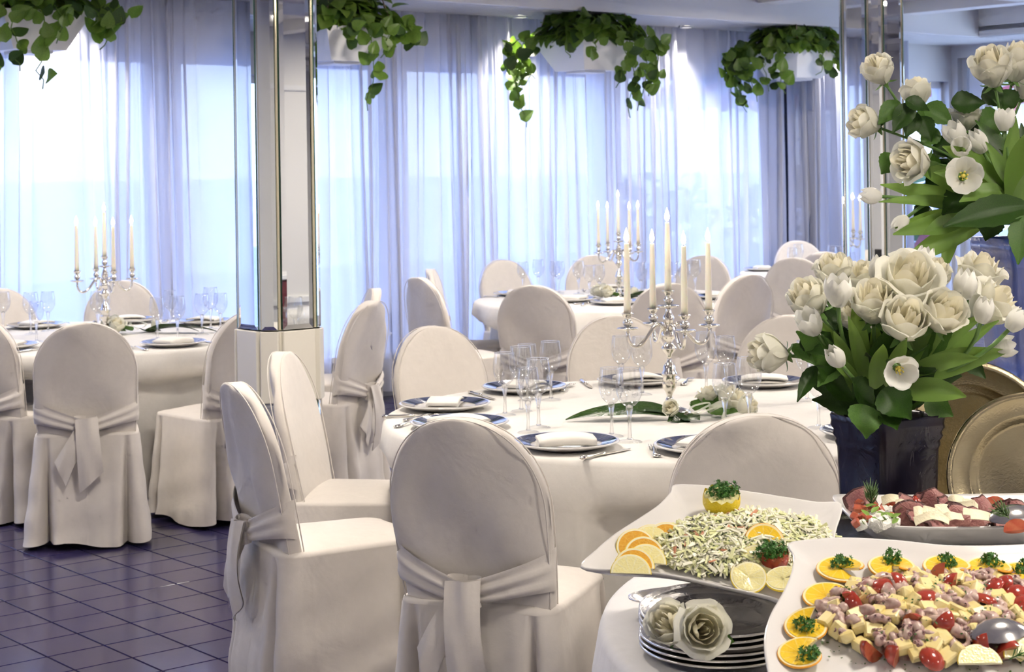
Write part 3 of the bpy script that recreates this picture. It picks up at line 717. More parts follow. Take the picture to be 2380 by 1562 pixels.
# ------------------------------------------------------------------ table ware
def plate():
    t = thing('charger_plate', 'navy-rimmed white charger plate', 'plate'); R = .156
    g = G(); g.lathe([(0, .004), (.075, .004), (.09, 0), (.10, .004), (R - .004, .018), (R, .021), (R - .003, .0245), (R - .010, .0235), (.106, .0125), (.098, .009), (0, .008)], 44); g.build('plate_body', 'porcelain', t)
    g = G(); g.lathe([(R - .009, .0246), (.104, .0133)], 44); g.build('navy_rim', 'navy_band', t)
    return t
def napkin():
    g = G(); W = .168; D = .108; lay = []
    prof = [(-D / 2, .000), (D / 2 - .006, .000), (D / 2, .004), (D / 2 - .006, .008), (-D / 2 + .008, .0085), (-D / 2 + .002, .0115), (-D / 2 + .008, .015), (D / 2 - .004, .0155), (D / 2 + .003, .020), (D / 2 - .004, .026), (-D / 2 + .004, .027), (-D / 2 - .004, .019), (-D / 2 - .004, .006)]
    n = len(prof)
    def fn(u, v):
        y, z = prof[int(u * n + .5) % n]; x = (v - .5) * W; e = 1 - .22 * abs(2 * v - 1) ** 3
        return V3((x + .02 * y, y * (1 - .08 * (v - .5)), z * e + .004 * sin(3 * v)))
    g.sheet(n, 10, fn, cu=True)
    k = len(g.V); g.Fc += [tuple(range(n))[::-1], tuple(range(9 * n, 10 * n))]; g.M += [0, 0]; g.S += [False, False]
    return g.build('folded_napkin', 'napkin')
def knife():
    t = thing('table_knife', 'silver table knife with an ornate handle', 'knife')
    g = G(); g.tube([(0, -.115, .006), (0, -.108, .006), (0, -.09, .006), (0, -.06, .006), (0, -.03, .006), (0, -.018, .006), (0, -.012, .006), (0, -.004, .006)], [.004, .0095, .0085, .0065, .0075, .008, .0095, .004], 10, flat=.6); g.build('handle', 'silver', t)
    g = G(); g.add([V3(q) for q in ((-.009, -.006, .004), (.006, -.006, .006), (.009, .06, .006), (.006, .10, .005), (-.004, .118, .004), (-.010, .08, .0035), (-.010, .03, .0035))] + [V3(q) for q in ((-.009, -.006, .002), (.006, -.006, .003), (.009, .06, .003), (.006, .10, .003), (-.004, .118, .003), (-.010, .08, .003), (-.010, .03, .003))], [(0, 1, 2, 3, 4, 5, 6), (13, 12, 11, 10, 9, 8, 7)] + [(i, 7 + i, 7 + (i + 1) % 7, (i + 1) % 7) for i in range(7)], 0, False); g.build('blade', 'steel', t)
    return t
def fork():
    t = thing('table_fork', 'silver four-tined table fork', 'fork')
    g = G(); g.tube([(0, -.10, .004), (0, -.093, .005), (0, -.07, .006), (0, -.03, .009), (0, .0, .013), (0, .02, .012)], [.004, .012, .010, .005, .0035, .005], 8, flat=.35); g.build('handle', 'silver', t)
    g = G(); g.add([V3(q) for q in ((-.005, .015, .013), (.005, .015, .013), (.0125, .035, .009), (.0125, .05, .007), (-.0125, .05, .007), (-.0125, .035, .009))], [(0, 1, 2, 3, 4, 5)], 0, False)
    for k in range(4): x = -.0105 + k * .007; g.tube([(x, .048, .0075), (x, .07, .006), (x, .095, .008)], [.0022, .002, .001], 6, flat=.6)
    g.build('tines', 'silver', t); return t
def glass():
    t = thing('wine_glass', 'clear wine glass', 'wine glass')
    g = G(); g.lathe([(.006, .098), (.016, .103), (.028, .116), (.0365, .137), (.0385, .155), (.0365, .178), (.0325, .205)], 28); g.build('bowl', 'crystal_bowl', t)
    g = G(); g.lathe([(.0325, .2052), (.0333, .2065), (.0328, .2075), (.0318, .2065), (.0325, .2052)], 28); g.build('lip', 'crystal_stem', t)
    g = G(); g.lathe([(.036, .0006), (.03, .004), (.012, .007), (.0065, .012)], 24); g.build('foot', 'crystal_foot', t)
    g = G(); g.lathe([(0, .006), (.007, .0075), (.0055, .014), (.0045, .04), (.005, .065), (.0085, .085), (.0105, .094), (.009, .101), (.004, .104), (0, .105)], 20); g.build('stem', 'crystal_stem', t)
    return t
pPl, pNa, pKn, pFo, pGl = placer(plate()), placer(tag(napkin(), 'folded napkin', 'napkin')), placer(knife()), placer(fork()), placer(glass())
RT = {'M': (cM, .95), 'L': (cL, .93), 'F': (cF, .90), 'R': (cR, .74)}
def onto(p, c, m_):                      # keep a thing on its round table
    R_ = [r for q, r in RT.values() if q is c][0]; d = V3((p.x - c.x, p.y - c.y, 0)); L = d.length
    return p if L <= R_ - m_ else V3((c.x, c.y, p.z)) + d * ((R_ - m_) / L)
def setting(px, py, c, wh, gk, cut=True, turn=0):
    p = onto(PZ(px, py, TZ + .012), c, .17); d = c - p; h = atan2(d.y, d.x) - pi / 2; R = Matrix.Rotation(h, 3, 'Z')
    p.z = TZ + .0005
    pPl(p, h, 'navy-rimmed white charger plate under a napkin on ' + wh, 'plates on ' + gk)
    pNa(p + V3((0, 0, .010)), h + .35 + turn, 'folded cream napkin lying on a navy-rimmed plate on ' + wh, 'napkins on ' + gk)
    if cut:
        pKn(p + R @ V3((.195, -.02, 0)), h, 'silver table knife with ornate handle beside a plate on ' + wh, 'knives on ' + gk)
        pFo(p + R @ V3((-.195, -.02, 0)), h, 'silver table fork beside a plate on ' + wh, 'forks on ' + gk)
wM, wL, wF, wR = 'the table beside the buffet', 'the table beyond the banded column', 'the curtain-side table', 'the table by the grey drapes'
kM, kL, kF, kR = 'the buffet-side table', 'the table beyond the column', 'the curtain-side table', 'the drape-side table'
for px, py, tn in ((1034, 943, -.2), (1068, 986, .1), (1302, 1036, .25), (1216, 902, .2), (1484, 886, -.1), (1650, 1043, .5), (1778, 889, .1), (2040, 1008, 0)): setting(px, py, cM, wM, kM, False, tn)
for pp, hx0, hy0, tx, ty in ((pKn, 1352, 1070, 1465, 1046), (pFo, 1531, 1076, 1511, 1028), (pKn, 928, 971, 1008, 968), (pKn, 1075, 910, 1168, 936), (pFo, 1300, 914, 1338, 892), (pKn, 1346, 882, 1381, 909), (pFo, 1588, 897, 1607, 882), (pFo, 938, 991, 980, 981), (pFo, 968, 976, 1012, 969), (pKn, 1838, 1000, 1858, 1036)):
    p, q = PZ(hx0, hy0, TZ), PZ(tx, ty, TZ); c = (p + q) / 2; c.z = TZ + .0005; nm_ = 'knife with ornate handle' if pp is pKn else 'fork with four tines'
    pp(c, atan2(q.y - p.y, q.x - p.x) - pi / 2, 'silver table ' + nm_ + ' lying on the table beside the buffet', ('knives' if pp is pKn else 'forks') + ' on ' + kM)
for px, py in ((415, 800), (475, 748), (300, 745), (85, 757), (12, 805)): setting(px, py, cL, wL, kL, cL)
for px, py in ((1155, 682), (1330, 697), (1432, 703), (1568, 700), (1668, 690), (1425, 672)): setting(px, py, cF, wF, kF, cF)
for px, py in ((1770, 626), (1860, 618)): setting(px, py, cR, wR, kR, False)
def gl(lst, wh, gk, c):
    for i, (px, py) in enumerate(lst):
        p = onto(PZ(px, py, TZ), c, .05); p.z = TZ + .0005; pGl(p, i * 1.1, 'clear stemmed wine glass on ' + wh, 'wine glasses on ' + gk, scale=(1.0, 1.05, .96)[i % 3])
gl([(1174, 966), (1212, 957), (1226, 932), (1281, 931), (1252, 995), (1228, 1006), (1422, 1015), (1464, 1028), (1445, 908), (1493, 918), (1642, 913), (1688, 910), (1686, 1003), (1742, 994), (1903, 995), (1876, 932), (1925, 950)], wM, kM, cM)
gl([(8, 770), (72, 778), (85, 795), (112, 770), (228, 775), (240, 765), (366, 789), (413, 792), (396, 762), (470, 778), (490, 765), (513, 772)], wL, kL, cL)
gl([(1216, 682), (1252, 680), (1286, 676), (1300, 682), (1345, 684), (1370, 690), (1393, 692), (1490, 690), (1510, 682), (1592, 690), (1616, 682), (1568, 680)], wF, kF, cF)
gl([(1842, 640), (1856, 634), (1935, 632), (1952, 636)], wR, kR, cR)

# ------------------------------------------------------------------ candelabra and candles
def socket(g, x, y, z):          # drip pan, bulb and cup of one light, cup mouth at z
    M = Matrix.Translation((x, y, z))
    g.lathe([(0, -.062), (.006, -.060), (.030, -.054), (.036, -.050), (.034, -.048), (.010, -.052), (.007, -.046), (.013, -.040), (.0165, -.032), (.013, -.024), (.007, -.020), (.013, -.013), (.018, -.004), (.0205, 0), (.018, .0005), (.0125, -.003), (.0115, -.012), (0, -.012)], 20, M=M)
def candelabrum():
    t = thing('candelabrum', 'silver five-light candelabrum', 'candelabrum')
    pr = [(0, 0), (.068, 0), (.070, .004), (.062, .010), (.045, .016), (.020, .026), (.012, .034), (.016, .040), (.012, .047), (.0085, .055), (.012, .066), (.022, .082), (.0245, .100), (.020, .118), (.0255, .124), (.0255, .131), (.019, .142), (.020, .152), (.013, .162), (.0065, .170), (.0065, .183), (.011, .193), (.0235, .208), (.025, .215), (.016, .224), (.012, .232), (.022, .248), (.024, .262), (.014, .274), (.010, .284), (.013, .294), (.018, .303), (.0185, .315), (.012, .326), (.0085, .335), (.008, .342)]
    g = G(); g.lathe(pr, 28); g.build('stem', 'silver', t)
    g = G(); socket(g, 0, 0, .402); g.build('center_socket', 'silver', t)
    for k in range(4):
        q = k * pi / 2; e = V3((cos(q), sin(q), 0)); r = .143
        path = bez(e * .012 + V3((0, 0, .270)), e * .035 + V3((0, 0, .315)), e * .050 + V3((0, 0, .285)), e * .072 + V3((0, 0, .255)), 8)[:-1] + bez(e * .072 + V3((0, 0, .255)), e * .105 + V3((0, 0, .205)), e * r + V3((0, 0, .215)), e * r + V3((0, 0, .275)), 11)
        g = G(); g.tube(path, [.0075 - .002 * (i / 17) for i in range(18)], 9)
        a = g.build('arm', 'silver', t); g = G(); socket(g, e.x * r, e.y * r, .333); g.build('socket', 'silver', a)
    return t
pCa = placer(candelabrum())
def candle():
    t = thing('taper_candle', 'lit ivory taper candle', 'candle'); H = .225
    g = G(); g.lathe([(0, -.01), (.0122, -.01), (.0115, .03), (.0095, .15), (.0078, H - .004), (.0068, H), (.003, H - .002), (0, H - .003)], 18); g.build('wax', 'wax', t)
    g = G(); g.tube([(0, 0, H - .004), (.0005, 0, H + .006), (.002, 0, H + .011)], .0011, 5); g.build('wick', 'wick', t)
    g = G(); g.lathe([(0, H + .003), (.0040, H + .006), (.0078, H + .014), (.0082, H + .021), (.006, H + .031), (.0026, H + .041), (0, H + .050)], 14); g.build('flame', 'flame', t)
    return t
pCd = placer(candle())
for c, Y, rot, wh, gk, px in ((cM, 5.66, .28, wM, kM, 1562), (cL, 8.75, .54, wL, kL, 243), (cF, 10.9, .44, wF, kF, 1438)):
    p = V3(((px - CX) * Y / F, Y, TZ + .001)) if c is not cM else V3((cM.x - .012, cM.y, TZ + .001))
    if c is cF or c is cL: p.x = P(px, 600, Y).x
    pCa(p, rot, 'silver five-light candelabrum on ' + wh)
    pCd(p + V3((0, 0, .401)), 0, 'tall lit ivory candle in the central socket on ' + wh, 'candles on ' + gk)
    for k in range(4):
        q = rot + k * pi / 2
        pCd(p + V3((cos(q) * .143, sin(q) * .143, .332)), q, 'lit ivory taper candle on a curved candelabrum arm on ' + wh, 'candles on ' + gk, scale=(1, .98, 1.02, .99)[k])
# ================================================================== BOUQUETS
def rmesh(nm, layers, mt, seed):
    rr = random.Random(seed); g = G()
    for R0, h, span, opn, curl, ang, z0 in layers:
        w1, w2 = rr.uniform(0, 6), rr.uniform(.7, 1.3)
        def fn(u, v):
            q = (u * 2 - 1); a = ang + q * span / 2 * (.55 + .45 * sin(pi * min(1, .25 + v * .8)))
            rad = R0 * (.22 + .78 * sin(min(1, v * 1.25) * pi / 2)) * (1 - .20 * max(0, v - .55) / .45 * (1 - opn))
            rad += opn * R0 * .9 * max(0, v - .45) ** 2 * 2 + curl * R0 * max(0, v - .78) ** 2 * 7 * w2 + .05 * R0 * q * q + .03 * R0 * sin(5 * q + w1) * v
            z = z0 + h * v * (1 - .16 * q * q * v) - curl * h * max(0, v - .82) ** 2 * 5 * w2
            return V3((rad * cos(a), rad * sin(a), z))
        g.sheet(9, 10, fn)
    return g.mesh(nm, mt)
def rose_set(seed, opn):
    rr = random.Random(seed); S = {'petal': []}
    for k in range(5): S['petal'].append(rmesh('petal', [(1.0, 1.62, 2.1, .02 + opn * .8, .40 + opn * .5, k * 2 * pi / 5 + rr.uniform(-.2, .2), 0)], 'rose_petal', seed * 31 + k))
    for k in range(5): S['petal'].append(rmesh('petal', [(.86, 1.86, 2.1, -.05 + opn * .5, .28 + opn * .3, k * 2 * pi / 5 + .6 + rr.uniform(-.2, .2), .02)], 'rose_petal', seed * 37 + k))
    inner = [(.66, 1.95, 2.2, -.05 + opn * .25, .18, k * 2 * pi / 4 + .3, .03) for k in range(4)] + [(.47, 1.97, 2.4, -.1, .1, k * 2 * pi / 3, .04) for k in range(3)] + [(.30, 1.95, 2.8, -.2, .05, k * pi, .05) for k in range(2)] + [(.15, 1.92, 4.0, -.2, .0, 1, .06)]
    S['heart'] = rmesh('heart', inner, 'rose_heart', seed * 41)
    g = G(); g.lathe([(0, -.24), (.10, -.22), (.20, -.10), (.26, .06), (.16, .10)], 10)
    for k in range(5):
        a = k * 2 * pi / 5; e = V3((cos(a), sin(a), 0)); s_ = V3((-sin(a), cos(a), 0))
        g.sheet(3, 6, lambda u, v: e * (.22 + .75 * v * (1 - .2 * v)) + s_ * (u - .5) * .3 * (1 - v) ** .7 + V3((0, 0, .05 - .35 * v + .25 * v * v)))
    S['calyx'] = g.mesh('calyx', 'stem'); return S
ROSES = [rose_set(1, .0), rose_set(2, .15), rose_set(3, .35)]
def tulip_set(seed, opn):
    rr = random.Random(seed); S = {'petal': []}
    for k in range(6):
        ang = k * pi / 3 + rr.uniform(-.1, .1); inn = k % 2; g = G(); w1 = rr.uniform(0, 6)
        def fn(u, v):
            q = u * 2 - 1; wid = (sin(pi * min(1, .12 + v * .80)) ** .8) if v < .97 else .18; a = ang + q * 1.05 * (.35 + .65 * wid) * (1 - .25 * v)
            rad = (.93 if inn else 1.0) * (.16 + .84 * sin(pi * (.10 + .62 * min(1, v * 1.05))) ** .9) * (1 - .30 * v * v * (1 - opn * 3)) + opn * 1.5 * v ** 2 + .02 * sin(6 * q + w1)
            z = 2.25 * v * (1 - .10 * q * q * v) * (1 - opn * .45 * v) - .06 * abs(q) * v
            return V3((rad * cos(a), rad * sin(a), z))
        g.sheet(7, 11, fn); S['petal'].append(g.mesh('petal', 'tulip_petal'))
    if opn > .3:
        g = G(); g.tube([(0, 0, .1), (0, 0, .9)], [.16, .2], 8)
        for k in range(6): a = k * pi / 3; g.tube([(.1 * cos(a), .1 * sin(a), .1), (.34 * cos(a), .34 * sin(a), .6), (.38 * cos(a), .38 * sin(a), 1.0)], [.04, .05, .09], 6)
        S['stamens'] = g.mesh('stamens', 'stamen')
    return S
TULIPS = [tulip_set(4, .0), tulip_set(6, .12), tulip_set(5, .55)]
FLOW = []
def flower(kind, px, py, rpx, d, Y, foot, label, group, var=0, stem=True, spin=None):
    """bloom centre at pixel px,py and depth Y; rpx its radius in pixels; d = axis (image right, up, towards camera); foot = point the stem reaches"""
    ax = V3((d[0], -d[2], d[1])).normalized(); R = rpx * Y / F; S = (ROSES if kind == 'rose' else TULIPS)[var]
    hgt = R * (.95 if kind == 'rose' else 1.05); base = P(px, py, Y) - ax * hgt
    spin = spin if spin is not None else len(FLOW) * 1.3
    M = frameM(base, ax, (1, 0, 0), R) @ Matrix.Rotation(spin, 4, 'Z')
    t = thing('white_rose' if kind == 'rose' else 'white_tulip', label, 'rose' if kind == 'rose' else 'tulip', group=group, M=M)
    for m_ in S['petal']: put('petal', m_, t)
    for q in ('heart', 'calyx', 'stamens'):
        if q in S: put(q, S[q], t)
    if stem:
        foot = V3(foot); L = (foot - base).length
        path = bez(base - ax * .02 * R * 10 * .1, base - ax * L * .4, foot + V3((0, 0, L * .45)), foot, 12)
        g = G(); g.tube([M.inverted() @ q for q in path], .0036 / R if kind == 'rose' else .0042 / R, 7); g.build('stem', 'stem', t)
    FLOW.append((t, M)); return t, M
def blade(p0, p1, w, up=(0, 0, 1), bend=.15, kind='tulip', face=(0, -1, .25), twist=0, fold=.3):
    """leaf mesh from p0 to p1; w full width; bend arches it"""
    p0, p1 = V3(p0), V3(p1); ax = p1 - p0; L = ax.length; upv = V3(up); g = G(); fc = V3(face)
    sd = ax.cross(fc).normalized(); nrm = sd.cross(ax).normalized(); n = 15
    def fn(u, v):
        q = u * 2 - 1
        if kind == 'tulip': wd = (sin(pi * min(1, .16 + .84 * v) ** 1.0) ** .8 if v < 1 else 0) * .5 * w
        else:
            wd = .5 * w * sin(pi * min(1, v ** .72)) ** .95; wd *= 1 + (.05 if int(v * (n - 1) + .5) % 2 else -.03)
        if v in (0, 1): wd = w * .04
        c = p0 + ax * v + upv * bend * L * 4 * v * (1 - v) * .5
        tw = twist * v; s_ = sd * cos(tw) + nrm * sin(tw); nn = nrm * cos(tw) - sd * sin(tw)
        return c + s_ * q * wd + nn * (-fold * abs(abs(q) - 1) * wd) + nn * .03 * w * sin(8 * v) * abs(q)
    g.sheet(7, n, fn); return g
def leafto(i, g, mt):
    t, M = FLOW[i]; Mi = M.inverted(); g.V = [tuple(Mi @ V3(v)) for v in g.V]; g.build('leaf', mt, t)
def square_vase(name, label, c, z0, levels, rot, mt, ridge=.0):
    t = thing(name, label, 'vase', (c[0], c[1], z0), rot)
    def ring(h, rc, n=6):
        o = []
        for k, (sx, sy) in enumerate(((1, 1), (-1, 1), (-1, -1), (1, -1))):
            for i in range(n): a = pi / 2 * k + pi / 2 * i / (n - 1); o.append((sx * (h - rc) + rc * cos(a), sy * (h - rc) + rc * sin(a)))
        return o
    g = G(); nn = 24
    g.sheet(nn, len(levels), lambda u, v: V3((*ring(levels[int(v * (len(levels) - 1) + .5)][0], .014)[int(u * nn + .5) % nn], levels[int(v * (len(levels) - 1) + .5)][1])), cu=True)
    g.Fc.append(tuple(range(nn))[::-1]); g.M.append(0); g.S.append(False); g.build('vase_body', mt, t)
    zm = max(z for h, z in levels); outer = [q for q in levels[:-2] if .05 * zm < q[1] < zm * .8]
    for k in range(4):                                               # raised corner ridges
        a = pi / 4 + k * pi / 2; g = G(); g.tube([V3((cos(a), sin(a), 0)) * (h * 1.414 - .010) + V3((0, 0, z)) for h, z in outer], .004, 6); g.build('ridge', mt, t)
    return t
# dark vase on the buffet
vY = 3.52; vc = P(2062, 1000, vY); VH = .305; vrot = radians(28)
square_vase('ceramic_vase', 'square dark glazed vase full of roses on the buffet', (vc.x, vc.y), BZ + .001, [(.066, 0), (.070, .004), (.072, .02), (.074, .16), (.076, .235), (.079, .245), (.078, .252), (.083, .262), (.081, .270), (.0855, .280), (.0845, .288), (.086, .300), (.084, VH), (.078, VH - .002), (.075, VH - .03), (.070, .15)], vrot, 'vase_dark')
foot1 = V3((vc.x, vc.y, BZ + VH - .07)); gr1, gt1 = 'roses in the dark vase', 'tulips in the dark vase'
lr1 = 'cream white rose in the crowded dark vase on the buffet'; lt1 = 'white tulip in the crowded dark vase on the buffet'
for k, (px, py, r, d, dD, var, lb) in enumerate([
    (1938, 632, 44, (-.2, .9, .3), .05, 1, 'ruffled cream rose behind the upright tulip in the dark vase'), (1880, 694, 50, (-.55, .75, .4), -.02, 0, 'cream rose bud leaning outward above a small tulip in the dark vase'), (2030, 705, 54, (-.1, .85, .5), -.10, 1, 'cream rose between the upright tulip and the largest rose'),
    (2112, 655, 66, (.05, .75, .6), -.06, 2, 'largest wide open cream rose in the dark vase'), (2102, 748, 56, (.0, .7, .7), -.16, 1, 'cream rose directly below the largest open rose in the dark vase'), (2192, 730, 54, (.25, .6, .75), -.14, 1, 'round cream rose beside the one below the largest rose'),
    (1786, 822, 48, (-1, .12, .15), -.08, 0, 'cream rose drooping sideways out of the dark vase over the table'), (2003, 650, 42, (0, .9, .4), .10, 1, 'cream rose half hidden behind the front roses of the dark vase'),
    (2275, 640, 52, (.3, .9, .25), .11, 2, 'wide cream rose in the dark vase on the side of the blue vase'), (2300, 708, 56, (.65, .6, .4), -.01, 2, 'cream rose leaning from the dark vase toward the round trays'), (2168, 640, 42, (.1, .9, .3), .10, 1, 'cream rose half hidden just behind the largest rose'), (1985, 735, 40, (-.2, .8, .5), 0, 0, 'cream rose sunk low among leaves behind the front roses')]):
    flower('rose', px, py, r, d, vY + dD, foot1 + V3((random.uniform(-.03, .03), random.uniform(-.03, .03), 0)), lb or lr1, gr1, var)
for k, (px, py, r, d, dD, var, lb) in enumerate([
    (1948, 676, 34, (-.05, 1, .3), -.14, 1, 'upright white tulip in front of a ruffled rose in the dark vase'), (1882, 750, 31, (-.5, .7, .4), -.10, 1, 'white tulip leaning outward below the cream rose bud'), (1942, 830, 25, (-.6, .75, .4), -.16, 0, 'small closed white tulip leaning low over the dark vase rim'),
    (2092, 862, 24, (.1, -.25, 1), -.24, 2, 'wide open white tulip with yellow stamens above the dark vase'), (2045, 628, 29, (0, 1, .2), .01, 0, 'white tulip standing highest behind the roses of the dark vase'), (2243, 662, 31, (.1, 1, .2), -.10, 0, 'tall white tulip in front of the wide rose in the dark vase'),
    (2286, 722, 27, (.15, 1, .3), -.14, 0, 'white tulip in front of the rose leaning toward the trays'), (2334, 806, 26, (1, .25, .3), -.10, 1, 'white tulip stretching sideways over the leaning round trays'), (2362, 745, 26, (.6, .8, .2), -.13, 0, 'white tulip bud right in front of the blue vase'), (2147, 607, 29, (.2, .9, .1), .21, 0, 'white tulip peeking out behind the largest rose')]):
    flower('tulip', px, py, r, d, vY + dD, foot1 + V3((random.uniform(-.03, .03), random.uniform(-.03, .03), 0)), lb or lt1, gt1, var)
nR1, nT1 = 12, 10
TL = [(2000, 925, 1938, 770, 40, -.12), (2012, 915, 1985, 690, 44, -.08), (2020, 910, 1972, 735, 34, -.15), (2035, 905, 2052, 800, 44, -.2), (2060, 900, 2108, 785, 36, -.2), (2080, 900, 2180, 715, 50, -.12), (2100, 880, 2345, 815, 62, -.12),
      (2100, 890, 2245, 690, 44, -.1), (2120, 890, 2322, 745, 40, -.08), (2095, 910, 2246, 922, 56, -.2), (1995, 890, 1925, 825, 30, -.16), (2110, 870, 2275, 832, 40, -.18), (2050, 890, 2030, 740, 40, -.05), (2090, 880, 2130, 770, 40, -.1), (2000, 900, 1900, 740, 36, -.08), (2110, 880, 2290, 730, 40, -.1)]
for i, (x0, y0, x1, y1, w_, dD) in enumerate(TL):
    leafto(nR1 + i % nT1, blade(P(x0, y0, vY + dD * .5), P(x1, y1, vY + dD), w_ * vY / F, bend=.12 * (1 if i % 2 else .5), twist=random.uniform(-.5, .5)), 'leaf_tulip')
RL = [(1960, 870, 1850, 770, 66, -.1), (1985, 930, 1898, 850, 62, -.1), (2030, 940, 1978, 880, 70, -.15), (2010, 940, 2012, 1020, 80, -.20), (2050, 905, 2118, 975, 84, -.20), (2060, 950, 2085, 1000, 55, -.2), (2150, 930, 2215, 968, 60, -.05), (1900, 850, 1853, 935, 40, -.1),
      (1860, 790, 1920, 830, 44, -.1), (2170, 880, 2110, 800, 70, -.05), (2080, 880, 2010, 780, 80, .0), (2140, 870, 2080, 770, 80, .02), (1950, 840, 1900, 900, 50, -.1), (2180, 850, 2250, 800, 60, 0), (2000, 860, 1950, 760, 80, .02), (1840, 800, 1895, 850, 34, -.1), (2230, 820, 2290, 880, 50, .0), (2120, 900, 2060, 830, 80, -.05), (2190, 800, 2150, 740, 70, .05), (2040, 830, 2060, 760, 80, 0)]
for i, (x0, y0, x1, y1, w_, dD) in enumerate(RL):
    leafto(i % nR1, blade(P(x0, y0, vY + dD * .7), P(x1, y1, vY + dD), w_ * vY / F, bend=.10, kind='rose', face=(random.uniform(-.4, .4), -1, .5), fold=.36), 'leaf_dark' if i % 3 else 'leaf_mid')
rb = random.Random(77)
for i in range(46):                                                   # leaves deep inside the bunch
    a = rb.uniform(0, 2 * pi); r0 = rb.uniform(0, .05); r1 = rb.uniform(.07, .17); z = rb.uniform(.07, .20)
    p0 = foot1 + V3((cos(a) * r0, sin(a) * r0, .04 + z * .5)); p1 = foot1 + V3((cos(a + .3) * r1 * 1.1, sin(a + .3) * r1, .06 + z + rb.uniform(-.03, .05)))
    leafto(i % nR1, blade(p0, p1, rb.uniform(.05, .08), bend=.1, kind='rose', face=(rb.uniform(-1, 1), -1, rb.uniform(-.2, 1)), fold=.2), 'leaf_dark' if i % 3 else 'leaf_mid')
# tall blue vase on the side cabinet behind
uY = 4.32; uc = P(2398, 700, uY); uz = 1.55 - 503 * uY / F; n0 = len(FLOW)
cab = thing('side_cabinet', 'dark red side cabinet with a white top behind the buffet', 'cabinet', (uc.x + .12, uc.y + .04, 0))
g = G(); g.cbox((0, 0, (uz - .03) / 2), (.50, .30, uz - .03), .03); g.build('cabinet_body', 'red_lacquer', cab)
g = G(); g.cbox((0, 0, uz - .016), (.56, .36, .03), .2); g.build('cabinet_top', 'frame_white', cab)
for sx in (-1, 1): g = G(); g.cbox((sx * .12, -.155, (uz - .1) / 2 + .02), (.22, .02, uz - .16), .1); o = g.build('door', 'red_lacquer', cab); g = G(); g.lathe([(.0, -.012), (.012, -.01), (.014, 0), (.006, .01), (0, .012)], 10); g.build('knob', 'brass_strip', o, loc=(sx * .03, -.175, .55))
UH = .36
square_vase('ceramic_vase', 'tall blue glazed vase of roses and tulips on the red cabinet', (uc.x, uc.y), uz + .001, [(.084, 0), (.090, .004), (.090, .02), (.085, .028), (.088, .036), (.083, .048), (.088, .06), (.098, .20), (.104, .30), (.108, .31), (.107, .32), (.112, .33), (.114, UH), (.106, UH - .002), (.10, .2)], radians(12), 'vase_blue')
foot2 = V3((uc.x, uc.y, uz + UH - .06)); gr2, gt2 = 'roses in the tall blue vase', 'tulips in the tall blue vase'
lr2 = 'cream white rose in the tall blue vase'; lt2 = 'white tulip in the tall blue vase'
for px, py, r, d, dD, var, lb in [
    (2042, 163, 38, (-.45, .75, .35), -.05, 1, 'cream rose on the highest stem reaching sideways from the blue vase'), (2130, 216, 36, (-.1, .7, -.1), .06, 1, 'cream rose facing away on the leafy stem of the blue vase'), (2010, 285, 39, (-1, .35, .3), -.05, 1, 'cream rose pointing sideways in front of the mirrored column'),
    (2122, 376, 46, (-.9, .1, .5), -.15, 2, 'open cream rose facing sideways below the leafy stem of the blue vase'), (2305, 157, 50, (-.25, .85, .4), -.05, 1, 'large cream rose standing upright above the blue vase'), (2366, 145, 48, (.2, .9, .3), .02, 0, 'cream rose right beside the large upright rose of the blue vase'), (2245, 272, 34, (0, .9, .2), .02, 2, 'cream rose low behind the tulips of the blue vase'), (2392, 190, 45, (.3, .8, .3), .1, 0, 'cream rose below and behind the upright roses of the blue vase')]:
    flower('rose', px, py, r, d, uY + dD, foot2 + V3((random.uniform(-.04, .04), random.uniform(-.04, .04), 0)), lb or lr2, gr2, var)
nR2 = len(FLOW) - n0
for px, py, r, d, dD, var, lb in [
    (2220, 312, 27, (-.5, .8, .3), -.12, 1, 'white tulip on the outer side of the tulip trio'), (2234, 342, 24, (-.2, .3, .8), -.2, 1, 'small white tulip facing outward in the middle of the tulip trio'), (2273, 330, 26, (-.5, .8, .3), -.12, 0, 'white tulip on the vase side of the tulip trio'), (2336, 278, 25, (0, 1, .1), -.1, 1, 'upright white tulip under the large rose of the blue vase'), (2240, 408, 25, (-.15, .1, 1), -.22, 2, 'wide open white tulip with yellow stamens from the blue vase'),
    (2025, 455, 22, (-1, .1, .2), -.15, 0, 'closed white tulip lying almost level beside the mirrored column'), (2093, 519, 20, (-.75, -.6, .3), -.15, 0, 'small closed white tulip hanging down from the blue vase')]:
    flower('tulip', px, py, r, d, uY + dD, foot2 + V3((random.uniform(-.04, .04), random.uniform(-.04, .04), 0)), lb or lt2, gt2, var)
nT2 = len(FLOW) - n0 - nR2
for i, (x0, y0, x1, y1, w_, dD) in enumerate([(2290, 480, 2046, 430, 46, -.15), (2290, 490, 2042, 470, 30, -.17), (2280, 500, 2075, 545, 46, -.18), (2270, 500, 2080, 530, 34, -.15), (2280, 515, 2092, 615, 52, -.18), (2220, 530, 2190, 640, 34, -.15), (2300, 460, 2115, 380, 50, -.15),
    (2330, 430, 2190, 340, 44, -.2), (2340, 440, 2240, 350, 40, -.2), (2330, 440, 2230, 470, 40, -.25), (2360, 440, 2290, 330, 40, -.2), (2360, 480, 2385, 310, 66, -.25), (2370, 520, 2400, 380, 60, -.28), (2340, 450, 2170, 400, 44, -.2), (2345, 420, 2360, 270, 40, -.12), (2330, 430, 2225, 330, 50, -.1), (2250, 500, 2145, 545, 44, -.18)]):
    leafto(n0 + nR2 + i % nT2, blade(P(x0, y0, uY + dD * .6), P(x1, y1, uY + dD), w_ * uY / F, bend=.10 * (1 if i % 2 else .3), twist=random.uniform(-.5, .5)), 'leaf_tulip')
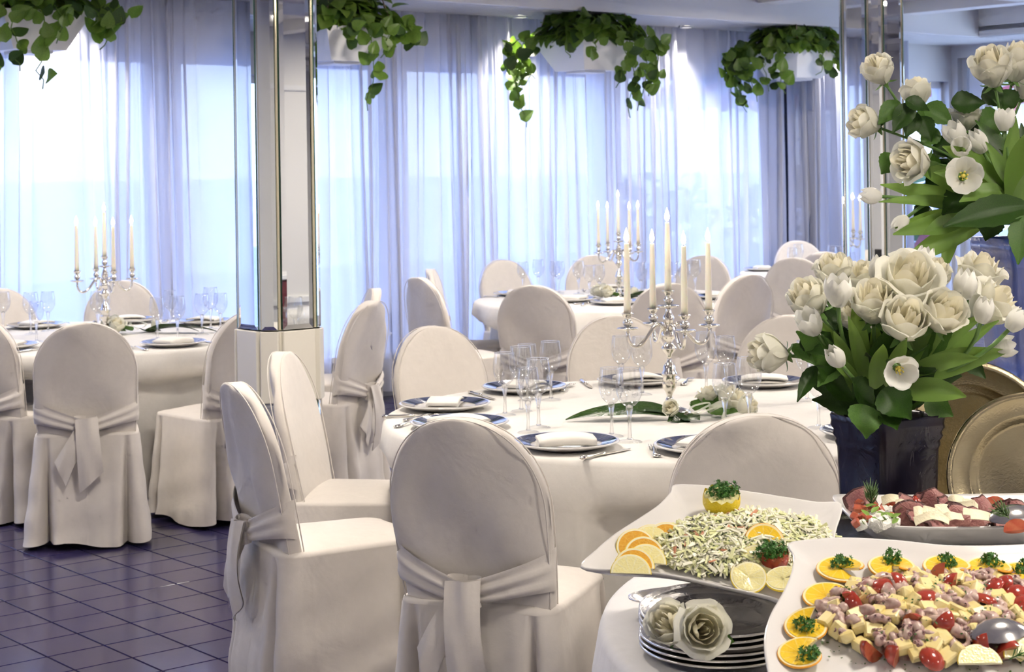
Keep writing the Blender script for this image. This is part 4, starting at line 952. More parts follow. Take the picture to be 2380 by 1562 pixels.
for i, (x0, y0, x1, y1, w_, dD) in enumerate([(2090, 235, 2042, 290, 48, -.08), (2120, 240, 2075, 310, 50, -.1), (2130, 260, 2105, 320, 46, -.08), (2150, 245, 2215, 290, 56, -.05), (2140, 270, 2165, 330, 46, -.08), (2105, 230, 2160, 258, 40, -.1), (2080, 360, 2048, 405, 52, -.1), (2210, 240, 2290, 240, 60, -.02),
    (2290, 200, 2330, 250, 60, .0), (2330, 270, 2275, 300, 70, -.02), (2360, 250, 2320, 210, 60, .02), (2170, 330, 2220, 360, 60, 0), (2180, 300, 2140, 340, 50, 0), (2270, 380, 2340, 340, 80, .05), (2270, 430, 2190, 500, 80, -.15), (2300, 470, 2210, 530, 76, -.12), (2240, 440, 2165, 480, 60, -.05),
    (2395, 478, 2192, 528, 74, -.3), (2384, 500, 2366, 615, 62, -.33), (2310, 500, 2290, 560, 60, -.2), (2200, 400, 2150, 440, 60, 0), (2150, 360, 2190, 420, 60, .02), (2330, 380, 2290, 440, 70, .05), (2230, 300, 2280, 280, 60, .06), (2170, 250, 2130, 300, 46, .0), (2160, 480, 2125, 510, 46, -.1), (2250, 480, 2225, 560, 60, -.1)]):
    leafto(n0 + i % nR2, blade(P(x0, y0, uY + dD * .8), P(x1, y1, uY + dD), w_ * uY / F, bend=.08, kind='rose', face=(random.uniform(-.4, .4), -1, .5), fold=.36), 'leaf_dark' if i % 3 else 'leaf_mid')
for i in range(80):
    a = rb.uniform(0, 2 * pi); r0 = rb.uniform(0, .06); r1 = rb.uniform(.10, .26); z = rb.uniform(.07, .30)
    p0 = foot2 + V3((cos(a) * r0, sin(a) * r0, .05 + z * .6)); p1 = foot2 + V3((cos(a + .3) * r1, sin(a + .3) * r1 * .7, .06 + z + rb.uniform(-.05, .05)))
    leafto(n0 + i % nR2, blade(p0, p1, rb.uniform(.05, .08), bend=.1, kind='rose', face=(rb.uniform(-1, 1), -1, rb.uniform(-.2, 1)), fold=.2), 'leaf_dark' if i % 3 else 'leaf_mid')
# ------------------------------------------------------------------ leaf and rose centrepieces beside the candelabra
def centrepiece(c, label, sc=1, rot=0, full=True):
    t = thing('flower_centrepiece', label, 'centrepiece', c, rot)
    def lf(p0, p1, w_, b=.12, mt='leaf_dark'): blade(p0, p1, w_, bend=b, kind='tulip', face=(0, -.35, 1), fold=.15).build('leaf', mt, t)
    lf((-.02, -.03, .018), (-.36, -.05, .006), .085, .16); lf((-.01, -.02, .02), (-.28, .0, .012), .07, .2)
    for p0, p1, w_ in (((.03, -.06, .012), (-.04, -.11, .006), .07), ((.02, -.05, .014), (.06, -.12, .01), .06), ((.10, .03, .02), (.16, .06, .075), .08), ((.10, .02, .02), (.20, -.03, .02), .06), ((.06, .03, .02), (.10, .09, .05), .06)): blade(p0, p1, w_, bend=.1, kind='rose', face=(0, -.6, 1)).build('leaf', 'leaf_mid' if p0[0] > .05 else 'leaf_dark', t)
    for (x, y, z), ax, r, v in (((-.02, -.07, .038), (-.5, -.7, .5), .027, 1), ((.17, .03, .045), (.5, -.2, .8), .045, 2), ((.12, .09, .042), (-.2, .2, 1), .04, 2), ((.21, -.06, .040), (.7, -.4, .5), .034, 1)):
        M = frameM((x, y, z), ax, (1, 0, 0), r) @ Matrix.Translation((0, 0, -.7)); h = put('rose_bloom', ROSES[v]['heart'], t, M=M)
        for q in ROSES[v]['petal']: put('petal', q, h)
    g = G(); g.sheet(18, 3, lambda u, v: V3((.05 + .045 * sin(u * 9) + .05 * u, -.06 + .03 * cos(u * 7) + .035 * (v - .5), .02 + .045 * abs(sin(u * 5)) * (1 - .5 * u)))); g.build('ribbon', 'ribbon', t)
    g = G(); g.sheet(10, 3, lambda u, v: V3((.10 + .03 * u + .03 * sin(pi * u), -.03 - .09 * u + (v - .5) * .02, .03 + .035 * sin(pi * u) - .022 * u + .02 * (v - .5)))); g.build('ribbon', 'ribbon', t)
    return t
centrepiece(V3((cM.x, cM.y - .12, TZ)), 'rose and long green leaf tied with sheer ribbon at the foot of the tall candelabrum')
centrepiece(V3((cL.x + .20, cL.y + .05, TZ)), 'rose and green leaves lying on the table beyond the banded column', rot=3.0)
centrepiece(V3((cF.x + .06, cF.y - .06, TZ)), 'white roses lying on the curtain-side table', rot=2.9)
# ================================================================== BUFFET FOOD
class Plane:                          # a flat dish plane tilted towards the guests
    def __init__(s, px, py, Y, tilt):
        s.o = P(px, py, Y); s.e1 = V3((1, 0, 0)); s.e2 = V3((0, cos(tilt), sin(tilt))); s.n = V3((0, -sin(tilt), cos(tilt)))
    def hit(s, px, py, h=0):
        d = ray(px, py); c = V3((0, 0, HC)); return c + d * ((s.o + s.n * h - c).dot(s.n) / d.dot(s.n))
    def M(s, p, spin=0, h=0): return frameM(p + s.n * h, s.n, s.e1) @ Matrix.Rotation(spin, 4, 'Z')
    def uv(s, p): q = p - s.o; return q.dot(s.e1), q.dot(s.e2)
    def pt(s, u, v, h=0): return s.o + s.e1 * u + s.e2 * v + s.n * h
TILT = radians(20)
p1 = Plane(1350, 1340, 2.86, TILT); p2 = Plane(1832, 1285, 2.74, TILT)
def platter(name, label, pl_, pix, lip, cpx):
    """porcelain dish with swept corners; pix = its rim as pixels on the dish plane, smoothed"""
    R_ = [pl_.uv(pl_.hit(*q)) for q in pix]; c = pl_.uv(pl_.hit(*cpx)); n = len(R_); O = []
    for i in range(n):
        p0, p1_, p2_, p3 = [V3((*R_[(i + k) % n], 0)) for k in (-1, 0, 1, 2)]
        for t_ in (0, .25, .5, .75): O.append(.5 * ((2 * p1_) + (p2_ - p0) * t_ + (2 * p0 - 5 * p1_ + 4 * p2_ - p3) * t_ ** 2 + (3 * p1_ - p0 - 3 * p2_ + p3) * t_ ** 3) - V3((*c, 0)))
    m_ = len(O); t = thing(name, label, 'platter', M=pl_.M(pl_.pt(*c))); g = G()
    rows = [(.02, 0), (.5, 0), (.7, 0), (.76, .001), (.84, .25 * lip), (.92, .6 * lip), (.985, lip), (1.0, lip + .0006), (1.003, lip - .003), (.985, lip - .007), (.84, .25 * lip - .008), (.7, -.008), (.02, -.008)]
    g.sheet(m_, len(rows), lambda u, v: (lambda k: O[int(u * m_ + .5) % m_] * k[0] + V3((0, 0, k[1])))(rows[int(v * (len(rows) - 1) + .5)]), cu=True)
    g.build('dish', 'porcelain', t)
    return t
platter('square_platter', 'white square platter of shredded celery salad with a carved lemon', p1, [(1570, 1147), (1558, 1165), (1530, 1195), (1485, 1226), (1430, 1262), (1385, 1300), (1350, 1338), (1420, 1346), (1500, 1350), (1580, 1362), (1680, 1385), (1790, 1410), (1880, 1440), (1925, 1400), (1935, 1330), (1940, 1260), (1955, 1193), (1900, 1188), (1830, 1177), (1740, 1163), (1650, 1150)], .018, (1700, 1285))
platter('square_platter', 'white square platter of octopus and potato salad ringed with orange slices', p2, [(1832, 1283), (1843, 1312), (1838, 1352), (1818, 1400), (1790, 1450), (1776, 1500), (1780, 1560), (1800, 1630), (1850, 1680), (2200, 1690), (2560, 1660), (2600, 1500), (2560, 1350), (2590, 1262), (2450, 1280), (2330, 1288), (2200, 1288), (2080, 1276), (1960, 1270), (1890, 1274)], .016, (2190, 1450))
# risers under the tilted dishes
def wedge(label, pl_, x0, x1, y0, y1, zb):
    zt = lambda y: pl_.o.z + (y - pl_.o.y) * math.tan(TILT) - .0075; cx, cw = (x0 + x1) / 2, (y0 + y1) / 2
    t = thing('display_riser', label, 'riser', (cx, cw, zb)); g = G(); V = [V3((x - cx, y - cw, z - zb)) for x, y, z in ((x0, y0, zb), (x1, y0, zb), (x1, y1, zb), (x0, y1, zb), (x0, y0, zt(y0)), (x1, y0, zt(y0)), (x1, y1, zt(y1)), (x0, y1, zt(y1)))]
    g.add(V, [(3, 2, 1, 0), (4, 5, 6, 7), (0, 1, 5, 4), (1, 2, 6, 5), (2, 3, 7, 6), (3, 0, 4, 7)], 0, False); g.build('riser_body', 'porcelain', t)
wedge('white wedge riser holding up the celery salad platter', p1, .31, .51, 3.052, 3.088, BZ + .003)
q = p2.hit(2190, 1440); wedge('white wedge riser holding up the octopus salad platter', p2, q.x - .08, q.x + .08, q.y - .05, q.y + .06, BZ + .0005)
# ---- parsley, citrus, tomatoes
def parsley_mesh(seed, R=.016, n=70):
    rr = random.Random(seed); g = G()
    for k in range(3): g.tube([(0, 0, 0), (rr.uniform(-.5, .5) * R, rr.uniform(-.5, .5) * R, R * .8)], .0009, 5)
    for i in range(n):
        d = V3((rr.gauss(0, 1), rr.gauss(0, 1), rr.gauss(.35, .8))).normalized(); c = V3((d.x * R * 1.15, d.y * R * .9, abs(d.z) * R * .9)) * rr.uniform(.5, 1.05); sz = rr.uniform(.0028, .005)
        M = frameM(c, d + V3((rr.uniform(-.6, .6), rr.uniform(-.6, .6), rr.uniform(-.6, .6))), (rr.uniform(-1, 1), rr.uniform(-1, 1), 0)); pts = []
        for j in range(10): a = j * pi / 5; r = sz * (1 if j % 2 else .55); pts.append(M @ V3((r * cos(a), r * sin(a), sz * .35 * (j % 2))))
        g.add([M @ V3((0, 0, 0))] + pts, [(0, 1 + j, 1 + (j + 1) % 10) for j in range(10)], 0, False)
    return g.mesh('parsley', 'parsley')
PAR = [parsley_mesh(i) for i in range(4)]; BIGPAR = parsley_mesh(9, .026, 190)
def sprig(M, label, group, me=None, k=[0]):
    k[0] += 1; return tag(put('parsley_sprig', me or PAR[k[0] % 4], None, M=M), label, 'parsley', group)
def citrus_slice(kind, R, half=False, lift=.0, fold=0):
    """disc slice with rind, pith, flesh; cut on one side, its cut edges lifted"""
    fl, pi_, ri = {'orange': ('orange_flesh', 'orange_pith', 'orange_rind'), 'lemon': ('lemon_flesh', 'lemon_pith', 'lemon_rind'), 'grilled': ('orange_grilled', 'lemon_pith', 'lemon_rind')}[kind]
    a0, a1 = (0, pi) if half else (.06, 2 * pi - .06); th = .004; n = 40
    def zz(u, r): s_ = abs(2 * u - 1); return (lift * max(0, s_ - .45) ** 1.5 * r / R * 2.4 * (1 if u < .5 else -.15) + .002 * sin(u * 9)) if not half else lift * r / R * sin(u * pi)
    def ring(g, r0, r1, z, mi=0): g.sheet(n, 3, lambda u, v: V3(((r0 + (r1 - r0) * v) * cos(a0 + (a1 - a0) * u), (r0 + (r1 - r0) * v) * sin(a0 + (a1 - a0) * u), z + zz(u, r0 + (r1 - r0) * v))))
    g1, g2, g3 = G(), G(), G()
    ring(g1, .0001, R * .86, th + .0006); ring(g2, R * .85, R * .96, th); ring(g2, R * .96, .0001, 0)
    g3.sheet(n, 5, lambda u, v: V3(((R * .955 + R * .045 * sin(pi * v)) * cos(a0 + (a1 - a0) * u), (R * .955 + R * .045 * sin(pi * v)) * sin(a0 + (a1 - a0) * u), th * v + zz(u, R))))
    for e in (0, 1): g2.add([V3((r * cos(a0 + (a1 - a0) * e), r * sin(a0 + (a1 - a0) * e), z + zz(e, r))) for r, z in ((0, 0), (R * .96, 0), (R * .96, th), (0, th))], [(0, 1, 2, 3)], 0, False)
    return [(g1.mesh('flesh', fl), 'flesh'), (g2.mesh('pith', pi_), 'pith'), (g3.mesh('rind', ri), 'rind')]
CS = {}
def slice_(kind, R, M, label, group, half=False, lift=.0):
    key = (kind, round(R, 3), half, lift)
    if key not in CS: CS[key] = citrus_slice(kind, R, half, lift)
    t = thing(('lemon' if kind == 'lemon' else 'orange') + '_slice', label, 'lemon' if kind == 'lemon' else 'orange', group=group, M=M)
    for me, nm in CS[key]: put(nm, me, t)
    return t
for i, (px, py, spin, lift, R) in enumerate(((1952, 1326, -.9, .018, .037), (2072, 1322, -1.57, .024, .037), (2200, 1322, -1.3, .018, .037), (2298, 1326, -1.57, .022, .036), (2378, 1338, -1.4, .018, .036), (1920, 1390, -.3, .010, .036), (1872, 1462, .9, .020, .032), (1858, 1524, .4, .016, .032))):
    q = p2.hit(px, py, .012); slice_('orange', R, p2.M(q, spin, 0), 'twisted orange slice with parsley on the rim of the octopus platter', 'orange slices round the octopus salad', lift=lift)
    dx, dy = ((6, -14), (2, -24), (2, -14), (6, -18), (0, -16), (46, -2), (0, -6), (22, 0))[i]
    sprig(p2.M(p2.hit(px + dx, py + dy, .019), i), 'curly parsley sprig tucked into an orange slice on the octopus platter', 'parsley on the orange slices')
for i, (px, py, kind, spin) in enumerate(((1478, 1265, 'grilled', .5), (1515, 1255, 'lemon', .15), (1550, 1250, 'grilled', -.25), (1497, 1284, 'grilled', .0), (1502, 1302, 'lemon', -.1), (1474, 1312, 'grilled', -.1), (1466, 1327, 'lemon', -.05))):
    q = p1.hit(px, py + 8, .009 + .0015 * i); slice_(kind, .034, frameM(q, (p1.n + V3((0, -.85 - .05 * i, 0))), (1, 0, 0)) @ Matrix.Rotation(spin, 4, 'Z'), 'half %s slice in the overlapping row on the celery platter' % ('lemon' if kind == 'lemon' else 'browned orange'), '%s halves in the row on the celery platter' % kind, True)
slice_('orange', .034, frameM(p1.hit(1776, 1262, .03), V3((0, -.9, .45)), (1, 0, 0)) @ Matrix.Rotation(-1.57, 4, 'Z'), 'orange slice leaning on the carved tomato in the celery salad', None, lift=.0)
for i, (px, py, sp, tl) in enumerate(((1756, 1310, 1.2, .6), (1820, 1350, .2, .1), (1740, 1345, 2.4, .5))):
    slice_('lemon', .030, frameM(p1.hit(px, py, .018), p1.n + V3((-.3 * tl, -tl, 0)), (1, 0, 0)) @ Matrix.Rotation(sp, 4, 'Z'), 'thin lemon slice beside the carved tomato on the celery platter', 'lemon slices by the carved tomato', lift=.01)
# carved lemon half with parsley, carved tomato with parsley
def crown(name, label, cat, M, R, skin, flesh, teeth, H):
    t = thing(name, label, cat, M=M); g = G(); n = teeth * 4
    rows = [(0.02, 0), (.55, .04), (.85, .22), (.99, .55), (1.0, .85)]
    g.sheet(n, 6, lambda u, v: (lambda k: V3(((rows[k][0] if k < 5 else .97) * R * cos(2 * pi * u), (rows[k][0] if k < 5 else .97) * R * sin(2 * pi * u), R * (rows[k][1] if k < 5 else 1.0 + H * abs(((u * teeth) % 1) * 2 - 1)))))(int(v * 5 + .5)), cu=True); g.build('skin', skin, t)
    g = G(); g.lathe([(.94 * R, R * 1.0), (.9 * R, R * .98), (0, R * 1.02)], n); g.build('flesh', flesh, t); return t
Ml = p1.M(p1.hit(1676, 1190, .012), .3)
crown('carved_lemon', 'zigzag-cut lemon half topped with parsley in the celery salad', 'lemon', Ml, .033, 'lemon_rind', 'lemon_flesh', 11, .18)
sprig(Ml @ Matrix.Translation((.006, .006, .034)), 'thick curly parsley tuft on the carved lemon', None, BIGPAR)
Mt = p1.M(p1.hit(1797, 1318, .006), .3)
crown('carved_tomato', 'zigzag-cut red tomato topped with parsley on the celery platter', 'tomato', Mt, .026, 'tomato', 'tomato_flesh', 11, .22)
sprig(Mt @ Matrix.Translation((-.004, .002, .026)), 'thick curly parsley tuft on the carved tomato', None, BIGPAR)
# ---- shredded celery salad
rr = random.Random(8); g = G(); g2 = G()
cu, cv = p1.uv(p1.hit(1728, 1274)); RU, RV = .150, .088
def dome(u, v, RU, RV, H): q = (u / RU) ** 2 + (v / RV) ** 2; return H * max(0, 1 - q) ** .6
def scat(RU, RV):
    while 1:
        x, y = rr.uniform(-1, 1), rr.uniform(-1, 1)
        if x * x + y * y < 1: return x * RU, y * RV
g0 = G(); g0.sheet(30, 8, lambda u, v: p1.pt(cu + RU * .97 * v * cos(2 * pi * u), cv + RV * .97 * v * sin(2 * pi * u), .004 + dome(RU * v * cos(6.283 * u), RV * v * sin(6.283 * u), RU, RV, .026)), cu=True)
for i in range(3000):
    x, y = scat(RU, RV); x += .25 * y; h = dome(x - .25 * y, y, RU, RV, .030) * rr.uniform(.75, 1.1) + .006
    c = p1.pt(cu + x, cv + y, h); a = rr.uniform(0, pi); d = p1.e1 * cos(a) + p1.e2 * sin(a) + p1.n * rr.gauss(0, .3); L = rr.uniform(.016, .042); w_ = rr.uniform(.0014, .0032)
    s_ = d.cross(p1.n + V3((rr.gauss(0, .5), rr.gauss(0, .5), 0))).normalized(); nn = s_.cross(d).normalized(); bd = rr.uniform(-.15, .3) * L
    mi = 0 if rr.random() < .55 else (1 if rr.random() < .97 else 2); V = []
    for k in (-1, 0, 1):
        q = c + d.normalized() * L * k * .5 + nn * (bd * (1 - k * k)); V += [q - s_ * w_, q + s_ * w_, q + s_ * w_ * .8 + nn * .0016, q - s_ * w_ * .8 + nn * .0016]
    g.add(V, [(0, 4, 5, 1), (1, 5, 6, 2), (2, 6, 7, 3), (3, 7, 4, 0), (4, 8, 9, 5), (5, 9, 10, 6), (6, 10, 11, 7), (7, 11, 8, 4), (0, 1, 2, 3), (11, 10, 9, 8)], mi, False)
for i in range(2600):
    x, y = scat(RU, RV); x += .25 * y; h = dome(x - .25 * y, y, RU, RV, .030) * rr.uniform(.95, 1.12) + .0095; c = p1.pt(cu + x, cv + y, h)
    M = frameM(c, p1.n + V3((rr.gauss(0, .5), rr.gauss(0, .5), 0)), (rr.uniform(-1, 1), rr.uniform(-1, 1), 0)); q = rr.uniform(.0006, .0016); g2.add([M @ V3(k) for k in ((-q, -q * .6, 0), (q, -q * .5, 0), (q * .8, q, .0006), (-q, q * .5, .0006))], [(0, 1, 2, 3)], 0, False)
t = tag(thing('celery_salad', 'shredded celery salad with chopped herbs on the square platter', 'salad', M=p1.M(p1.pt(cu, cv))), kind='stuff'); Mi = t.matrix_basis.inverted()
for gg, nm, mt in ((g0, 'salad_bed', 'celery'), (g, 'shreds', ['celery_pale', 'celery', 'salad_red']), (g2, 'chopped_herbs', 'herb')):
    gg.V = [tuple(Mi @ V3(v)) for v in gg.V]; gg.build(nm, mt, t)['kind'] = 'stuff'
# ---- octopus salad: every cube, tomato and octopus piece by itself
su, sv = p2.uv(p2.hit(2200, 1452)); SU, SV = .185, .105
gg = G(); gg.sheet(36, 9, lambda u, v: V3((SU * .93 * v * cos(2 * pi * u), SV * .93 * v * sin(2 * pi * u), dome(SU * v * cos(6.283 * u), SV * v * sin(6.283 * u), SU, SV, .024) + .001 + .003 * sin(40 * u + 9 * v))), cu=True)
t = tag(gg.build('salad_bed', 'octopus', None, M=p2.M(p2.pt(su, sv, .002))), 'bed of chopped octopus under the potato cubes', 'salad', kind='stuff')
def half_tom(seed, q=1.0):
    r_ = random.Random(seed); g = G(); R = .019; g.lathe([(0, .0), (R * .5, -.0 - R * .12 * 0), (R * .96, 0), (R, .002), (R * .93, R * .36), (R * .6, R * .66), (0, R * .76)], 16, sx=1.12, sy=.95); g.M[:32] = [1] * 32; return g.mesh('half_tomato', ['tomato', 'tomato_flesh'])
TOM = [half_tom(1)]
g = G(); g.sheet(9, 9, lambda u, v: V3((.021 * cos(pi * v - pi / 2) * sin(1.5 * u), .021 * cos(pi * v - pi / 2) * cos(1.5 * u) - .008, .023 * sin(pi * v - pi / 2)))); g.sheet(2, 9, lambda u, v: V3((.021 * u * cos(pi * v - pi / 2) * 0, .021 * u * cos(pi * v - pi / 2) - .008, .023 * sin(pi * v - pi / 2))), 1); g.sheet(2, 9, lambda u, v: V3((.021 * u * cos(pi * v - pi / 2) * sin(1.5), .021 * u * cos(pi * v - pi / 2) * cos(1.5) - .008, .023 * sin(pi * v - pi / 2))), 1); TOM.append(g.mesh('tomato_wedge', ['tomato', 'tomato_flesh']))
CUB = []
for i in range(6): g = G(); g.cbox((0, 0, 0), (random.uniform(.022, .031), random.uniform(.018, .025), random.uniform(.015, .022)), .16, jit=.09); CUB.append(g.mesh('potato_cube', 'potato'))
OCT = []
for i in range(5):                                                    # curled tentacle pieces with suckers, rings, chunks
    g = G(); R = random.uniform(.008, .014); n = 14; arc = random.uniform(2.2, 4.6)
    path = [V3((R * cos(arc * k / n), R * sin(arc * k / n), .003 * sin(k * .7))) for k in range(n + 1)]
    g.tube(path, [.0062 - .0035 * k / n for k in range(n + 1)], 8)
    for k in range(2, n, 2): M = frameM(path[k] + V3((path[k].x, path[k].y, 0)).normalized() * .0045 + V3((0, 0, .002)), path[k] + V3((0, 0, .006))); g.lathe([(.0005, 0), (.0022, .0), (.0026, .001), (.0014, .0014)], 7, 1, M=M)
    OCT.append(g.mesh('octopus_piece', ['octopus', 'octopus_skin']))
for i in range(4):
    g = G(); p_ = random.uniform(0, 6); g.sheet(14, 9, lambda u, v: V3(((.013 + .003 * sin(4 * pi * u + p_)) * sin(pi * v) * cos(2 * pi * u), (.009 + .002 * sin(6 * pi * u)) * sin(pi * v) * sin(2 * pi * u), .0075 * cos(pi * v) + .0015 * sin(5 * u + p_))), cu=True); OCT.append(g.mesh('octopus_piece', 'octopus'))
placed = []
def drop(kind, n, mesh_list, r, lift, label, cat, group, fixed=()):
    k = 0; tries = 0; L = list(fixed)
    while k < n and tries < 6000:
        tries += 1
        if L: px, py = L.pop(0); q = p2.uv(p2.hit(px, py, .02)); x, y = q[0] - su, q[1] - sv; ok = True
        else:
            x, y = scat(SU, SV); ok = all((x - a) ** 2 + (y - b) ** 2 > (.62 * (r + c)) ** 2 for a, b, c in placed)
        if not ok: continue
        placed.append((x, y, r)); h = dome(x, y, SU * 1.04, SV * 1.04, .030) + lift
        if kind == 'tom': h = max(h, .016)
        nn = (p2.n + p2.e1 * x * 3 + p2.e2 * y * 4 + V3((rr.gauss(0, .3), rr.gauss(0, .3), 0))).normalized()
        M = frameM(p2.pt(su + x, sv + y, h), nn, (rr.uniform(-1, 1), rr.uniform(-1, 1), 0))
        if kind == 'cube': M = M @ Matrix.Rotation(rr.uniform(-.5, .5), 4, 'X') @ Matrix.Rotation(rr.uniform(-.5, .5), 4, 'Y')
        if kind == 'oct': M = M @ Matrix.Scale(rr.uniform(.8, 1.45), 4)
        tag(put(kind_name[kind], mesh_list[k % len(mesh_list)], None, M=M), label, cat, group); k += 1
kind_name = {'tom': 'half_tomato', 'cube': 'potato_cube', 'oct': 'octopus_piece'}
drop('tom', 19, [TOM[0], TOM[1], TOM[1]], .019, .008, 'cherry tomato piece in the octopus salad', 'tomato', 'cherry tomatoes in the octopus salad', ((2150, 1418), (2112, 1468), (2200, 1475), (2310, 1385), (2215, 1388), (2028, 1512), (2165, 1530), (2295, 1508), (1995, 1420), (2050, 1380), (2345, 1380), (2180, 1345), (2285, 1425), (2340, 1515), (2085, 1525), (2375, 1425), (2090, 1372), (1970, 1408)))
drop('cube', 80, CUB, .0135, .008, 'yellow potato cube in the octopus salad', 'potato', 'potato cubes in the octopus salad')
drop('oct', 100, OCT, .0075, .010, 'pinkish octopus piece in the octopus salad', 'octopus', 'octopus pieces in the octopus salad')
g = G()
for i in range(420):
    x, y = scat(SU * 1.35, SV * 1.3); h = dome(x, y, SU, SV, .030) + (.019 if (x / SU) ** 2 + (y / SV) ** 2 < .9 else .002); q = rr.uniform(.0008, .0022)
    M = frameM(V3((x, y, h)), (rr.gauss(0, .4), rr.gauss(0, .4), 1), (rr.uniform(-1, 1), rr.uniform(-1, 1), 0)); g.add([M @ V3(k) for k in ((-q, -q * .6, 0), (q, -q * .5, 0), (q * .8, q, .0006), (-q, q * .5, .0006))], [(0, 1, 2, 3)], 0, False)
tag(g.build('chopped_herbs', 'herb', None, M=p2.M(p2.pt(su, sv, .002))), 'chopped parsley scattered over the octopus platter', 'herbs', kind='stuff')
def dill_mesh(seed, L=.05):
    r_ = random.Random(seed); g = G(); g.tube([(0, 0, .002), (L * .5, .004, .006), (L, 0, .004)], .0009, 5)
    for i in range(46): x = r_.uniform(.1, 1) * L; a = r_.uniform(-1, 1); e = V3((x + .008, a * .016, .006 + r_.uniform(-.002, .012))); g.tube([(x, .002, .004), V3((x, .002, .004)).lerp(e, .6) + V3((0, 0, .002)), e], [.0005, .0004, .0002], 4)
    return g.mesh('dill', 'parsley')
DI = dill_mesh(1)
for pl_, px, py, sp, lb in ((p2, 2095, 1510, .4, 'feathery dill sprig lying on the octopus salad'), (p2, 2345, 1535, .2, 'feathery dill sprig beside the serving spoon'), (p1, 1552, 1284, .1, 'feathery dill sprig beside the overlapping citrus row')): tag(put('dill_sprig', DI, None, M=pl_.M(pl_.hit(px, py, .02 if pl_ is p2 else .006), sp)), lb, 'dill')
for px, py, lb in ((2278, 1545, 'lemon slice on the near edge of the octopus salad'), (2385, 1530, 'lemon slice beside the spoon in the octopus salad')): slice_('lemon', .032, frameM(p2.hit(px, py, .018), p2.n + V3((0, -.5, 0)), (1, 0, 0)), lb, None, True)
def spoon(M, label):
    t = thing('serving_spoon', label, 'spoon', M=M); g = G()
    def bowl(u, v, s_): r = v; return V3((.045 * r * cos(2 * pi * u), .029 * r * sin(2 * pi * u), -.016 * (r * r - 1) * s_ + (0 if s_ > .99 else -.001)))
    g.sheet(28, 9, lambda u, v: bowl(u, v, 1.0), cu=True); g.sheet(28, 9, lambda u, v: bowl(u, 1 - v, .97), cu=True); g.build('bowl', 'steel', t)
    g = G(); g.tube([(.043, 0, .001), (.07, 0, .006), (.12, 0, .012), (.19, 0, .010), (.22, 0, .006)], [.007, .005, .0045, .009, .006], 9, flat=.4); g.build('handle', 'steel', t); return t
spoon(p2.M(p2.hit(2318, 1465, .036), .25), 'steel serving spoon lying bowl down in the octopus salad')
# ---- stack of oval silver trays with two roses
so = PZ(1662, 1427, BZ + .06); so.z = BZ
for i in range(6):
    t = thing('oval_tray', 'oval silver tray in the stack beside the celery platter' if i < 5 else 'topmost oval silver tray of the stack beside the celery platter', 'tray', (so.x + random.uniform(-.001, .001), so.y - .02, BZ + .0005 + .0095 * i + (.009 if i > 2 else 0)), random.uniform(-.015, .015), 'stacked oval silver trays')
    if i > 2: t.rotation_euler.x = .05
    g = G(); g.lathe([(0, 0), (.62, 0), (.70, .009), (.95, .014), (1.0, .0155), (1.0, .0185), (.975, .0195), (.965, .0175), (.94, .0185), (.93, .0165), (.905, .0175), (.895, .0155), (.71, .0125), (.69, .0115), (.62, .003), (0, .003)], 64, sx=.130, sy=.150); g.build('tray_body', 'silver_tray', t)
for k, (px, py, r, d, var, lb) in enumerate(((1556, 1452, 52, (-.35, .45, .55), 1, 'cream rose lying on the oval trays, its petals upright'), (1632, 1462, 56, (.05, .25, .9), 2, 'open cream rose lying on the rim of the oval trays'))):
    q = PZ(px, py, BZ + .085); flower('rose', px, py, r, d, q.y + (-.03 if k else .025), (0, 0, 0), lb, None, var, stem=False)
    leafto(len(FLOW) - 1, blade(P(px + 40, py + 25, q.y), P(px + 75, py + (30 if k else 5), q.y - .01), .022, bend=.05, kind='rose'), 'leaf_mid')
q = PZ(1600, 1385, BZ + .02)
t = thing('oval_tray', 'oval silver tray under the overhanging celery platter', 'tray', (.41, 3.128, BZ + .0005)); g = G(); g.lathe([(0, 0), (.70, 0), (.76, .006), (.95, .03), (1.0, .032), (1.0, .036), (.96, .034), (.80, .012), (.69, .003), (0, .003)], 56, sx=.21, sy=.084); g.build('tray_body', 'silver_tray', t)
# ---- long dish of beef, cheese and mozzarella on a silver tray
bz = .905; A, B = PZ(1972, 1152, bz), PZ(1972, 1228, bz); yF, yN = A.y, B.y; xL = (A.x + B.x) / 2 - .005; xR = xL + .62
cx_, cyy = (xL + xR) / 2, (yF + yN) / 2; hx, hy = (xR - xL) / 2, (yF - yN) / 2; HB = .04
t = thing('display_riser', 'white block holding up the long dish', 'riser', (cx_, cyy, BZ + .0005)); g = G(); g.cbox((0, 0, (bz - HB - .014 - BZ) / 2), (.4, .16, bz - HB - .014 - BZ), .05); g.build('riser_body', 'porcelain', t)
t = thing('silver_tray', 'rectangular silver tray under the long white dish', 'tray', (cx_, cyy, bz - HB - .013)); g = G()
def rr_ring(u, ax, ay, rc):
    a = 2 * pi * u; c_, s_ = cos(a), sin(a); e = .28; return V3((ax * abs(c_) ** e * (1 if c_ > 0 else -1), ay * abs(s_) ** e * (1 if s_ > 0 else -1), 0))
rows = [(.001, 0), (.93, 0), (.96, .004), (.985, .011), (1, .012), (1.004, .009), (1, .006), (.97, .003), (.93, -.002), (.001, -.002)]
g.sheet(72, len(rows), lambda u, v: (lambda k: rr_ring(u, (hx + .04) * k[0], (hy + .035) * k[0], 0) + V3((0, 0, k[1])))(rows[int(v * (len(rows) - 1) + .5)]), cu=True); g.build('tray_body', 'silver_tray', t)
t = thing('long_dish', 'long white dish of sliced beef, cheese shavings and mozzarella', 'dish', (cx_, cyy, bz - HB)); g = G(); rows = [(.001, .006), (.80, .006), (.86, .012), (.97, .036), (1.0, .040), (1.004, .038), (1.0, .034), (.90, .006), (.86, 0), (.001, 0)]
